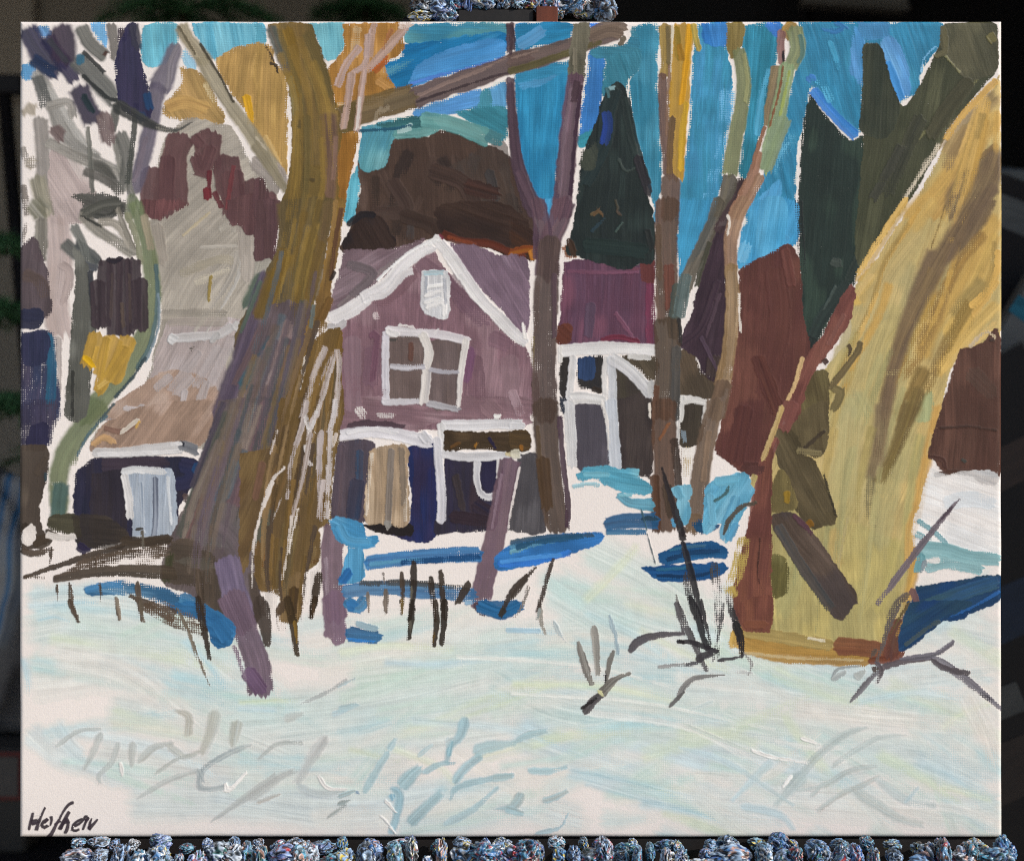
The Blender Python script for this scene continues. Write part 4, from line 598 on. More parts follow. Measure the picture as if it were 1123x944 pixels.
S("708,95 700,250 692,420 685,600 678,740", (92,66), 'b88a1e', '9c7a24', hb=1.1, edge=.1); S("735,98 720,260 700,430", 26, 'd49a1c', 'c08a1c', hb=.9); S("680,110 690,240", 30, '9a7a2c', '86702c'); S("720,420 705,560 700,700", 26, 'c9a032', hb=.8); S("690,180 705,250",26,'a87a24')
S("665,100 655,300", 9, 'd8cdb8', dry=.2); S("645,110 648,260", 16, '7a6a48'); S("665,480 655,640 660,730", 26, '755a40', '64503c', dry=.1)
S("660,720 655,830 650,897", 76, '5d4840', '6c564a', hb=.5, edge=.3); S("750,95 760,160 775,210", 26, 'b59a3a', '8a8448', dry=.08); S("640,830 630,890", 30, '8a6450', dry=.3)
A(560,220)
S("645,-10 640,120 640,300 645,500", (92,100), '594538', '6a4e40', hb=.5, edge=.28); S("650,260 655,450", 44, '6d4236', '7a4c40', dry=.08); S("605,100 610,320", 26, '6a5544', dry=.2); S("690,340 670,520 690,560", 50, '45504c', '54584e', dry=.12); S("640,480 645,680 635,897", 108, '4e4034', '5c4a3a', hb=.45, edge=.3); S("680,600 675,897", 40, '4c4a48', '5c5650', dry=.2); S("600,760 590,897", 26, '6a4a3a', dry=.15); S("640,860 620,897", 40, '6a4630'); S("690,480 700,590",16,'3a3634',dry=.15)
A(560,440); S("630,-10 630,200 632,400 640,535", (105,84), '573f31', '664a3a', hb=.5, edge=.25); S("610,160 650,90", 10, '8a5a3c'); S("590,300 600,540", 40, '60412f', '4c3628'); S("670,150 690,330 690,520", 34, '46372f', dry=.1); S("700,530 720,540", 40, '4a3a32', dry=.15); S("640,340 660,470", 40, '4f4034')
P('olive_tree/trunk'); A(560,0)
F("888,95 952,95 952,170 930,220 906,240 890,180", '7d6b38', 92, '8c7a48', '6e5f34', edge=.2); S("935,200 958,320 950,430 925,560 900,720", (54,64), '7c8058', '6e7552', hb=.7, edge=.15); S("958,220 972,330 962,420", 16, '96966a', dry=.1); S("905,720 880,830 860,897", 60, '6a6250', '57524a', dry=.1, edge=.4)
A(560,220); S("860,-10 830,90 790,180 740,290 700,400", (50,60), '60584a', '6f675a', dry=.08, edge=.4); S("720,300 690,480", 50, '5c6a68', '6b7a78', dry=.2); S("820,170 780,290 765,350", 20, '4c4a3c'); S("940,-10 890,60 850,130", (50,40), '453436', '554244')
P('tan_tree/trunk'); A(823,0)
S("180,90 150,120 145,160", 40, 'a07c30', '8a6e34'); S("130,125 125,200 132,260", 34, '86605a', '96706a', hb=.7); S("135,210 137,260", 8, '1e1e26'); S("180,110 195,200 165,280", (70,60), '76805c', '82885c', hb=.7, edge=.12); S("205,140 215,215 195,265", 18, '5f8078', dry=.1); S("115,270 95,370 75,450 68,520", (54,26), '79684c', '8a7450', hb=.7); S("155,260 130,400 95,560 60,690", (60,66), '7c8f6a', '8a9a72', hb=.8, edge=.1); S("160,290 130,440 80,640 62,720", 12, '9ca85c', dry=.1); S("135,270 120,370 80,520", 8, '8a5a3c')
S("60,520 20,640 10,690", 16, '96664a')
A(560,0); S("1123,480 1070,620 1040,700", 66, '87977a', '7a8a68', hb=.7); S("1020,620 990,730 930,860 915,897", (26,60), '9a7058', '8a6450', hb=.7); S("1030,720 970,830 930,897", 40, '96735c', 'a88468', dry=.08)
A(560,220); S("965,-10 930,60 905,160 905,280", (60,54), '92715a', 'a58468', hb=.6, edge=.2); S("905,260 912,400 905,540 885,680 865,770", (54,62), '8f7350', 'a08462', hb=.6, edge=.25); S("890,60 900,90 890,140", 8, 'ddd4c8'); S("935,380 930,560", 14, 'b59a7a', dry=.3); S("940,380 942,540", 10, 'e0d6cb', dry=.1); S("880,740 840,897", 70, '6d5746', '7c6450', dry=.06)
A(560,440); S("845,-10 800,180 775,340 750,530", (74,70), '6c5848', '7c6652', hb=.5, edge=.3); S("815,120 790,330", 26, '8c7460', dry=.25); S("760,460 740,540", 50, '7d6650', dry=.15)

# ================= POSTS IN THE SNOW
SOFT(0); P('leaning_post'); A(280,440)
S("1048,235 1020,380 985,560 950,700 915,850", (84,90), '785e68', '6a5260', hb=.5, edge=.15, mixf=.6); S("1010,300 975,520", 12, '8c7480', dry=.15); S("905,830 940,870", 40, '5c4850', dry=.2); S("1085,270 1050,450 1040,520", 8, 'd9cfca')
P('short_post'); S("320,505 315,640 320,760 335,900", (84,92), '7d6570', '6f5a64', hb=.6, dry=.05, edge=.3); S("290,640 300,897", 18, '9a8890', dry=.4)
T(743,660,.3384); T(0,660,.3384)
S("1080,-30 1085,60 1090,125", 76, '82687a', '745c68', dry=.1, edge=.3)
P('fallen_post'); A(0,440); S("930,640 960,780 990,900", (110,110), '756880', '82748a', hb=.4, edge=.15)
T(0,660,.3384); S("745,-30 790,80 835,200 845,300", (96,80), '705c6a', '7a6674', hb=.5, dry=.03, edge=.3); S("800,220 850,290", 50, '695068', '78607a'); S("760,140 800,260", 14, '8c7a88', dry=.4)

# ================= BLUE SHADOWS ON THE SNOW
P('blue_shadow#porch'); A(280,440)
F("305,490 350,475 440,510 455,560 500,555 490,590 430,605 370,590 330,560", '4a8fb8', 25, '3c80ac', '6aa6c6', edge=.3); S("340,510 380,570 470,580", 40, '5a9cc2', '3f86b0'); F("385,600 440,610 450,700 435,735 360,750 345,740", '4a8db4', 92, '5c9cc0', edge=.2, hb=.9); S("350,745 390,690", 40, '2f6fae'); S("450,690 455,640", 14, '9ab8c8', dry=.2)
P('blue_shadow#upper'); S("450,665 600,645 760,632 930,628", (60,66), '2f6da4', '3f7fb0', hb=.5, dry=.08, edge=.55); S("470,668 620,652 760,645", 20, '5a94b4', dry=.3); S("600,660 760,650 920,640", 26, '1f4f80', dry=.25); P('blue_shadow#lower'); S("360,780 500,765 700,775 900,800", (60,66), '3c6f9c', '5a86a8', hb=.5, dry=.14, edge=.6); S("430,745 650,745 880,770", 26, '4c4a48', '5a6a74', dry=.3); P('blue_shadow#foot'); S("370,820 420,845 450,810", 50, '2f6f9c', '4a86ac', hb=.6, dry=.1); S("860,825 890,825", 20, '8fb0c8', dry=.1)
P('blue_shadow#pool'); S("930,830 1010,870 1085,835", 50, '2c6898', '245a88', hb=.5); S("960,840 1080,835", 40, '2f6c9c')
P('blue_shadow#long'); A(560,440); F("-60,640 0,590 100,560 220,545 380,545 340,590 220,630 120,665 0,688 -60,688", '2f6aa2', -12, '3a7ec4', '2a5f94', edge=.3, bw=12); S("-50,670 80,660 240,620", 26, '3a7fd8', '3272c0', hb=.7); S("0,580 150,555 340,548", 20, '3f5868', '2f5478', dry=.2); S("0,600 180,575", 26, '5a90ae', dry=.35)
S("0,620 60,600",20,'6a9cae',dry=.2)
S("20,600 120,575 300,552", 22, '2a5878', dry=.2); S("-40,660 100,640 200,630", 16, '4f94d8'); P('blue_shadow#path'); S("385,505 480,490 605,490", (54,64), '1e5580', '2a628c', hb=.5, edge=.2); S("390,535 560,535", 26, '26628f', '4a80a0', dry=.2); S("540,480 600,480", 20, '2f4a5c', dry=.1)
P('blue_shadow#path_middle'); F("612,625 660,600 740,580 820,575 880,600 884,640 800,640 720,655 625,668", '1f5688', -8, '2a6492', '1a4c78', edge=.2); S("640,650 740,620 860,610", 20, '173f66', dry=.2); S("650,610 760,590", 12, '3a7896', dry=.25); P('blue_shadow#path_near'); F("540,682 640,675 870,664 880,700 800,728 680,736 600,728", '1a5086', 4, '265c8c', edge=.2); S("700,600 800,590", 12, '3f6a88', dry=.2)
S("600,715 760,715 850,690", 16, '153a60', dry=.2); S("600,690 760,680", 12, '2f6e90', dry=.25); P('blue_shadow#bush_foot'); F("742,500 795,486 800,540 770,535", '1f4f74', 20); S("800,535 850,510", 20, '1d5480')
P('blue_shadow#left'); A(0,440); F("345,770 420,745 530,735 600,750 700,770 760,800 900,880 920,900 800,890 700,840 560,800 460,790 370,795", '416f92', 12, '335f84', '6a92ae', edge=.6, dry=.16); S("350,775 430,755 500,750", 30, '4f8ab8', dry=.1); S("740,800 860,870", 50, '3e76a0', '4c84aa', dry=.1)
T(0,660,.3384); F("540,10 620,0 700,30 760,80 750,130 720,145 690,138 660,60 600,45", '2f6898', 25, '3f7aa6', edge=.3); S("700,60 740,120", 46, '3d78a8', '2a6290', hb=.8); S("560,20 640,30", 30, '3a72a0')
P('blue_shadow#post_foot'); T(370,660,.3384); S("30,100 80,110 140,115", (50,40), '2a648f', '3a78a8', hb=.7); S("60,70 130,90", 22, '9ab4be', dry=.15); S("30,10 60,15", 40, '3a7cb4'); S("455,10 530,35 600,10", (40,30), '23608f', '2f6c9c'); S("30,120 120,128",8,'3a86d0',dry=.2); S("545,90 600,92 660,92", 18, '9fc3d4', 'b5ccd6', dry=.1, op=.8)
P('teal_shadow'); A(560,440)
F("275,300 320,270 400,268 440,282 520,282 530,320 575,345 575,375 500,378 420,360 350,320 280,325", '5c9fb4', 10, '4a8ea4', '78b2c0', edge=.3, hb=.9); S("255,350 320,340 360,345", 20, '9fc4cc', dry=.2); S("440,380 490,415 588,425", (30,50), '4c8ea4', '5f9cb0', hb=.8); S("440,385 500,385", 10, '7ab0bc'); S("300,300 400,300", 20, '74b0c0', dry=.1)
P('blue_bush'); F("665,360 690,345 740,345 745,380 725,410 740,440 725,500 700,512 690,510 680,440 690,400 665,385", '5f9cb4', 90, '508ca8', '7aaec0', edge=.2, hb=1.1); S("680,350 700,400", 30, '6aa6bc'); S("665,480 670,515", 14, '5a9cc0')
F("800,370 830,330 900,310 930,295 975,300 985,340 1000,375 960,440 900,560 880,572 895,520 850,500 820,540 790,540 795,470", '609fb8', 120, '5290ae', '78aec4', edge=.2, hb=1.1); S("840,330 930,320", 40, '6aa8be', '5a98b0', hb=1.); S("930,390 880,520 880,565", 40, '5896b4', '6ca6be', hb=.9); S("820,380 830,500", 30, '6ca8c0', '5894b0', hb=.9); S("835,410 880,380 895,350", 12, '4a6a6c', dry=.05); S("890,570 930,500",30,'5aa0c4')

# ================= BROWN BANK AND TWIGS
P('brown_bank'); A(0,440)
S("85,610 140,625 215,605", 26, '46392f', '5c4c3f', dry=.1); S("140,590 210,560", 50, '4f4236', dry=.15); F("95,530 130,505 150,540 120,590 90,580", 'e2d8d0', 60, edge=.3); S("190,530 260,560 330,550", 20, '4a3f34', dry=.1); F("200,470 310,465 330,540 300,550 200,520", '4a4638', 5, '55503f', edge=.3); F("300,470 420,468 520,540 500,600 380,600 320,580", '3f372e', 3, '37302c', '4c4238', edge=.3, op=.8); S("190,545 250,560 310,552", 24, 'e0d7cf', hb=.8); S("320,590 360,620", 40, '37304a', dry=.05)
S("95,725 240,675 420,620 560,585 700,570", (16,40), '40352b', '54463a', hb=.6, dry=.06); S("220,730 400,700 560,695 720,705", (30,60), '43382d', '5a4c3e', hb=.5, dry=.14, edge=.5); F("330,640 560,590 700,585 690,640 560,650 400,690 240,720", '5a4c40', -12, '6b5c50', dry=.36, edge=.5, hb=.3); S("500,570 600,575 700,560", 40, '463a2f', '4f4236', dry=.12); S("100,720 180,725", 14, '5d4f42', dry=.3); S("560,660 680,640", 60, '7a6a5c', dry=.6)
S("530,795 600,830 720,880", (16,60), '54463a', '6a5a4c', dry=.2, edge=.5); S("560,525 585,520", 12, '4a4640'); S("585,530 588,600", 12, '6c6458', dry=.2)
S("620,820 700,860 760,900", 60, '6a5a4e', dry=.55)
T(0,660,.3384); S("470,10 560,60 660,90", 40, '6a5848', '57483a', dry=.4, edge=.5); S("590,40 660,100", 60, '75655a', dry=.6)
PI('dark_twig'); A(0,440)
for p_, w_ in [("285,745 295,820 320,897", 26), ("410,745 415,820", 14), ("565,740 580,897", 24), ("210,600 205,670", 18), ("235,750 240,820", 10), ("395,640 400,720", 8), ("480,840 490,897", 14), ("815,690 825,800 840,897", 34)]: S(p_, w_, '4f4236', '6a5a4c', dry=.15, hb=.6)
T(0,660,.3384)
for p_, w_, c_, t_ in [("225,-10 240,30 255,65", 18, '5d4e40', 0), ("375,-20 385,30 390,60", 14, '8a7c6c', 0), ("455,-10 462,40 468,65", 14, '6f6252', 0), ("640,-20 660,80 680,185", 26, '3c3026', .5), ("575,20 610,90 640,170 680,270", 12, '7c7060', 0), ("840,-20 860,80 870,140", 50, '4c4038', .5), ("900,40 930,-20", 26, '5a4836', 0), ("930,-20 950,70 965,175", 30, '473723', .1), ("1025,-20 1010,30 1005,55", 26, '3c3024', 0), ("955,60 962,130", 12, '8c6c30', 0), ("610,100 640,190",5,'8a8070',0)]: S(p_, w_, c_, None, dry=.16, hb=.7, taper=t_)
A(280,440)
for p_, w_, c_ in [("650,655 648,780 632,897", 28, '3a3028'), ("720,720 730,820 740,897", 24, '3f352c'), ("760,690 770,800 775,897", 26, '43362a'), ("600,700 605,790 600,870", 18, '54463a'), ("535,770 538,870", 22, '6f6358'), ("460,780 465,870", 14, '7a7066'), ("880,740 830,830", 34, '463a30'), ("1120,710 1050,790 1005,880", 28, '40362e'), ("525,700 530,745", 6, '8a8078'), ("265,700 245,800 228,890", 34, '3f3020'), ("598,810 600,840", 10, 'b0803a'), ("642,760 640,830",8,'6a6456'), ("240,830 236,890",8,'5a4632')]: S(p_, w_, c_, None, dry=.16, hb=.6, edge=.3)
T(370,660,.3384)
for p_, w_, c_ in [("245,-10 240,50 232,122", 22, '352c22'), ("318,-10 322,70 312,145", 20, '3a2e22'), ("348,-10 345,70 338,138", 24, '33291f'), ("210,-10 208,38", 12, '7a6438'), ("310,130 316,90", 8, '6a5430'), ("155,-10 155,30", 14, '8a7c70'), ("100,-10 102,30", 10, '9a8e84'), ("655,-10 660,60 675,105", 16, '9a948a'), ("235,60 236,100",6,'6a6458'), ("540,20 530,45",20,'3a3630')]: S(p_, w_, c_, None, dry=.1, hb=.6, taper=.3)
A(560,440)
S("0,810 50,740 105,680", 28, '4c423a', dry=.18); S("175,640 140,760 110,870", (18,24), '4a3e38', dry=.16); S("80,760 40,850 10,890", 20, '8a827a', dry=.4); S("60,790 75,750", 14, '9a928a', dry=.3); S("120,850 110,890", 12, '9aa09c')
PI('black_sapling'); S("620,270 650,370 690,500 710,570", (10,44), '292527', '3a3234', hb=.6, dry=.03); S("705,575 735,680 765,800 785,900", (30,30), '28262a', '3c3a3e', hb=.6, dry=.1); S("720,700 740,800 770,890", 44, '4a4648', dry=.5, edge=.5); S("680,790 690,840 710,890", 14, '86827e', dry=.15); S("835,660 845,760 855,890", 50, '4c4a4a', dry=.55, edge=.5); S("890,790 910,860 920,890", 36, '6a6664', dry=.6); S("560,540 595,670", 4, '6a7478'); S("535,440 560,530", 4, '4a6a74')
S("875,545 895,490 950,430 1005,415", (16,28), '4a4238', '5c5448', hb=.8)
T(743,660,.3384)
S("0,0 30,80 70,170 95,225", 26, '4c484a', '6a6668', dry=.22); S("40,-20 70,60 85,120 110,170", 26, '2a282c', dry=.05); S("75,-10 95,80 110,160", 14, '3c3a3c', dry=.2); S("130,-20 135,60 125,180", 36, '4c4a4c', dry=.48); S("150,0 140,60 115,190",16,'5a585a',dry=.4); S("165,0 190,70 205,160", 26, '3c3a3c', dry=.3); S("185,60 205,120 210,175", 28, '2b282a', dry=.05)
S("0,128 50,130 100,150 130,160", (12,28), '2e2a2e', '46424a', hb=.8); S("0,205 60,195 110,165", (10,20), '5f5c60', dry=.2); S("60,190 90,170 125,155", 26, '4a464a', dry=.2); S("130,190 200,180 215,172", 14, '4c484c', dry=.1); S("0,315 20,275 60,245 150,235", (22,14), '7d7a78', '9a9894', hb=.8); S("190,225 240,230", 14, 'bfc0bc', dry=.3); S("215,165 240,200 230,235", 14, '8c8886', dry=.3)
T(370,660,.3384)
S("945,160 980,125 1040,108 1123,100", (30,20), '5f585c', '46424a', hb=.8); S("1095,0 1110,60 1123,100", 12, '6a6668'); S("1100,125 1123,130", 14, '2c282c'); S("1040,210 1123,200", 12, '9a9896', dry=.1); S("1075,340 1123,290", 12, '6c6a68'); 
PI('grey_sapling')
S("800,360 830,320 870,290", 34, '4a4446', '6a6466', hb=.9); S("850,300 900,250 950,230", (34,16), '6c6660', '8c877e', hb=.9); S("780,125 800,200 825,270", (16,34), '8f8a82', '6a645e', hb=.8); S("830,75 838,150 845,235", (26,28), '918c84', 'a8a49c', hb=.8); S("895,155 880,200 870,260", 18, '7a756e'); F("865,262 862,235 875,228 878,250", '2a2628', 90, sharp=True); S("880,40 900,110 910,170", (10,18), '93a8b0', 'b0babc', hb=.7); S("700,60 720,100 740,130", 16, 'bcc6c6', dry=.2); S("790,345 840,310", 10, '2e2a2c', dry=.1); S("845,285 860,300",12,'d4d0a0')
PI('brown_sapling'); A(823,440)
S("860,400 790,480 700,590 640,670 520,830", (16,44), '6b6068', '7d7076', hb=.8, dry=.12, taper=.3); S("830,430 770,500", 10, '5a4c54'); S("720,650 700,700", 24, '8a949a', dry=.3); S("650,790 600,830 560,890", 34, '6a6058', dry=.4); S("780,650 720,655", 26, 'e3ded8', dry=.05)
T(743,660,.3384); S("720,10 690,60 665,140 645,190", 24, '6e6460', dry=.25); S("750,0 690,100",12,'6a5a3c',dry=.3); S("645,150 625,180", 16, '6a5a50', dry=.2)
S("560,325 610,265 660,215", (14,30), '6a666a', '8a868a', dry=.15); S("650,215 740,190 840,180", 22, '6a5e62', '5a5054', dry=.1); S("720,185 830,170 895,130", (16,26), '75707a', '5c585e', dry=.1); S("830,180 900,225 960,270 1055,350", (34,26), '6d6870', '8a868c', dry=.2, edge=.4); S("820,185 870,215 945,230", (16,26), '625a5e', dry=.05); S("980,290 1050,345", 24, '555058', dry=.5); S("640,190 660,220 645,265", 18, '6a6064', dry=.15); S("630,220 650,210", 20, '5a4c48')
S("500,245 520,215 590,205", 8, '9aa0a0'); S("500,250 545,225", 20, 'a9aeac', dry=.2); S("575,245 610,220", 26, 'aeb2ae', dry=.2)
PI('grass_stroke', 1.35); T(0,660,.3384)
for p_, w_, c_ in [("180,470 250,420 330,410", 14, 'a9aca6'), ("330,420 300,490 270,545", 24, 'a8aba6'), ("385,450 360,520 320,560 325,590", 20, 'b0b4b0'), ("430,450 425,530", 26, 'b2b4ae'), ("565,350 610,370 610,430", (10,36), 'a39f92'), ("700,345 680,430 650,495", 36, 'aaa99e'), ("770,380 750,470", 34, 'a9a89c'), ("445,520 500,470 560,455", (22,26), 'a5a69e'), ("540,460 600,500 650,480", 22, 'b0b0a6'), ("500,560 570,510 640,490", 14, 'aeb0a8'), ("440,640 540,580 650,540", (12,22), 'a9aaa6'), ("820,460 740,490 660,540 650,600 730,600", (14,26), '8c979a'), ("640,540 660,580", 20, '8a9498'), ("835,510 900,460 985,455", (10,20), 'a3a7a2'), ("1060,430 1000,520 960,590", (26,36), 'b0b0ae'), ("680,715 800,630 900,560", (8,30), 'abada9'), ("800,640 900,570 960,545", 30, 'b2b2ae'), ("975,330 1060,290 1123,250", (10,16), 'a3a6a4'), ("920,380 985,360", 26, 'b8bab4'), ("960,590 1030,620 1123,610", 24, 'a9b3b6'), ("1060,700 1123,655", (8,20), '8c9490'), ("1075,365 1123,350", 20, 'acc3ca'), ("830,650 910,620",14,'b5aea4')]: S(p_, w_, c_, 'b5bab6', dry=.12, hb=.8, op=.78, soft=.7)
for p_ in ["730,585 740,610 800,550", "735,600 760,600", "390,520 395,560", "1030,560 1060,600 1123,605"]: S(p_, 9, 'e8e3dd', hb=1.6)
T(370,660,.3384)
for p_, w_, c_ in [("415,370 400,430 365,470 355,525", (32,22), '93b2ba'), ("230,720 280,670 340,615", 36, '8fabb0'), ("200,605 240,560 275,530", 40, '90b0b6'), ("170,600 200,620 195,680 175,750", (20,36), '8cb0bb'), ("275,555 330,525 385,520", 18, '9ab6bc'), ("85,620 130,540 165,485", (20,30), 'a5c0c4'), ("165,480 190,440", 20, 'b5c6c8'), ("375,590 410,540 470,495", (20,36), '8fb0b8'), ("440,490 480,470 580,455", 34, 'a3bcbd'), ("575,450 620,430 685,415", (18,24), '9aa7a2'), ("365,640 390,600 480,575 570,560", (16,26), '9dbac0'), ("500,570 570,565", 24, 'a9bab9'), ("615,545 680,548 745,535", (22,22), '9cbcc0'), ("345,720 440,670 520,600", (24,20), 'aabfc2'), ("600,615 570,660 510,670", (34,10), '9aa8a6'), ("540,668 610,690", 22, '9aacac'), ("660,645 700,635 750,610", (20,22), 'a5b2b0'), ("640,750 720,730 745,685", (14,10), 'a8c0c6'), ("260,500 310,460", 14, 'b9c8c8'), ("0,655 40,640", 12, '8c9490'), ("0,630 60,610", 14, '9aa6a4'), ("350,460 380,440", 24, 'c0cccc'), ("0,350 70,330", 22, 'a5b8ba'), ("0,275 60,245", 8, 'a8aeac'), ("60,612 70,622", 10, '39508c'), ("175,620 180,640",20,'6fa0b4'), ("360,500 372,450",14,'7fa6b0')]: S(p_, w_, c_, '9fbcc2', dry=.10, hb=.8, op=.85, soft=.6)
S("155,640 190,680", 6, 'eeeae4', hb=1.5); S("170,725 190,750", 6, 'eeeae4', hb=1.5); S("140,690 170,720",4,'ece8e2',hb=1.4)
T(743,660,.3384)
for p_, w_, c_ in [("620,405 540,430 450,500 400,560", (14,40), 'adb6b2'), ("410,550 360,610 310,665", (50,30), 'a9b8b8'), ("745,430 650,440 560,490 500,530", (12,26), 'b3b9b4'), ("650,530 560,545 480,590 390,610", (16,22), 'a8aaa4'), ("660,560 600,590 530,620 450,680", (14,26), 'aaaba4'), ("560,600 620,640 720,700 800,720", 36, 'b6b9b2'), ("310,510 240,580 170,650", (30,20), 'b9cfd4'), ("640,570 740,640 840,660", 30, 'bfc9c8'), ("430,630 470,590", 14, 'aeada6'), ("735,650 780,600", 16, 'b6c9ce'), ("0,470 160,520 380,660", 20, 'bdd0d4'), ("200,660 330,690 380,740", 30, 'b5ccd2'), ("10,390 200,470 360,520", 12, 'c6d0c4'), ("120,320 40,350",14,'c9d2cf')]: S(p_, w_, c_, 'b2bfbd', dry=.14, hb=.7, op=.74, soft=.8)
for p_ in ["370,560 340,600", "240,480 300,500 420,520", "400,440 460,460"]: S(p_, 8, 'eeeae4', hb=1.3, dry=.1)
P('signature'); T(25,870,90/1123)
for p_, w_ in [("142,262 125,330 100,410 86,492", (34,30)), ("310,185 260,290 220,390 185,500", (22,46)), ("110,385 180,375 225,370", 56), ("120,420 200,400", 26), ("345,345 285,385 262,430 300,460 350,430", (40,36)), ("385,305 395,360 375,440", (40,14)), ("300,400 350,350", 20),
  ("700,118 640,140 580,210 530,290 500,360", (34,26)), ("440,430 490,385 530,380", (34,18)), ("500,350 450,440 400,540 315,632", (26,60)), ("640,240 590,330 540,420 500,490", (40,52)), ("540,420 570,370 600,330", 30), ("590,330 625,390 610,470 580,545", (40,40)), ("520,480 560,400 620,380", 36),
  ("700,440 770,410 830,350 760,370 690,430 680,490 730,505 775,485", (34,26)), ("905,315 870,370 820,495", (34,22)), ("855,385 900,340", 26), ("945,335 920,400 905,480", (22,44)), ("1025,345 970,410 905,480", (18,48))]:
    S(p_, w_, '3a2f38', '4c4048', hb=.8, edge=.12, rag=.4, dry=.03, soft=.05, fade=0)
for p_ in ["150,250 165,240", "165,300 230,290", "200,330 215,345"]: S(p_, 16, 'd9d0ca', hb=.8)  # pale dabs paint the highlights that break the H
_m = PID == PARTS.index('snow'); COL[_m] *= np.array([.945, .972, .968], np.float32)
_m = np.isin(PID, [q for q, v in enumerate(PARTS) if v.split('#')[0] == 'sky']); COL[_m] *= np.array([.86, .94, .92], np.float32)
# dark pigments are deepened, saturation is kept
_l = (COL*np.array([.2126, .7152, .0722], np.float32)).sum(-1, keepdims=True)
COL = (_l + (COL-_l)*1.0)*(.76+.24*ss(.01, .40, _l))

# ================================================================ THE ROOM (unseen doorway shaped so the sun reaches only the easel)
M_plaster = mat('plaster', 'a8a198', .85, .06, 3., bump=.1); M_floor = mat('floor_concrete', '5a5550', .8, .15, 6.); M_ground = mat('ground_gravel', 'a8a094', .9, .2, 14., bump=.3)
M_ceil = mat('ceiling_board', '8a847c', .85, .08, 3.); M_dark = mat('dark_felt', '14141a', .9, .2, 9.)
def struct(name, m, *b, kind='structure'):
    bm = bmesh.new()
    for q in b: bx(bm, *q)
    return tag(obj(name, bm, m), kind=kind)
struct('ground', M_ground, (-900, 900, -900, 900, -.30, -.06))
struct('floor', M_floor, (-1.9, 1.9, -.25, 2.4, -.056, 0))
struct('wall_back', M_plaster, (-1.9, 1.9, 2.4, 2.5, -.05, 2.6))
struct('wall_left', M_plaster, (-2.0, -1.9, -.25, 2.5, -.05, 2.6)); struct('wall_right', M_plaster, (1.9, 2.0, -.25, 2.5, -.05, 2.6))
struct('ceiling', M_ceil, (-2.0, 2.0, -.25, 2.5, 2.604, 2.7))
struct('wall_front_sun_block', M_plaster, (-1.897, -1.75, -.25, -.15, 0, 2.6), (.80, 1.897, -.25, -.15, 0, 2.6), (-1.75, .80, -.249, -.151, 2.42, 2.6))  # unseen; jamb and lintel placed to keep sun off the background
# black filler made up to keep the right half of the back dark
M_cup = mat('black_stained_wood', '17151a', .6, .2, 8., stretch=(1, 1, 6))
cup = empty('dark_filler', (.55, 2.1, 0)); tag(cup, 'tall black filler made up for the dark behind the right half of the painting', 'dark_filler')
bm = bmesh.new(); bx(bm, -.62, .75, .0, .28, 0, 2.2, .004); obj('carcass', bm, M_cup, cup)
for k in (0, 1):
    bm = bmesh.new(); bx(bm, -.61+k*.68, .06+k*.68, -.025, -.002, .06, 2.16, .003); d = obj('door', bm, M_cup, cup)
    bm = bmesh.new(); tube(bm, [(.02+k*.06-.0, -.03, 1.0), (.02+k*.06, -.055, 1.02), (.02+k*.06, -.055, 1.16), (.02+k*.06, -.03, 1.18)], .006); obj('handle', bm, mat('dull_metal', '4a4a4a', .4, .05, metal=1.), d, True)
# ================================================================ THE PAINTING
M_paint = bpy.data.materials.new('oil_paint'); M_paint.use_nodes = True
n = M_paint.node_tree; b = n.nodes['Principled BSDF']; at = n.nodes.new('ShaderNodeAttribute'); at.attribute_name = 'pigment'
n.links.new(at.outputs['Color'], b.inputs['Base Color']); b.inputs['Roughness'].default_value = .48; b.inputs['Specular IOR Level'].default_value = .2
tc = n.nodes.new('ShaderNodeTexCoord'); nz = n.nodes.new('ShaderNodeTexNoise'); nz.inputs['Scale'].default_value = 900; nz.inputs['Detail'].default_value = 3
bp = n.nodes.new('ShaderNodeBump'); bp.inputs['Strength'].default_value = .25; bp.inputs['Distance'].default_value = .0003
n.links.new(tc.outputs['Object'], nz.inputs['Vector']); n.links.new(nz.outputs[0], bp.inputs['Height']); n.links.new(bp.outputs[0], b.inputs['Normal'])
mr = n.nodes.new('ShaderNodeMapRange'); mr.inputs[3].default_value = .30; mr.inputs[4].default_value = .55
n.links.new(nz.outputs[0], mr.inputs[0]); n.links.new(mr.outputs[0], b.inputs['Roughness'])
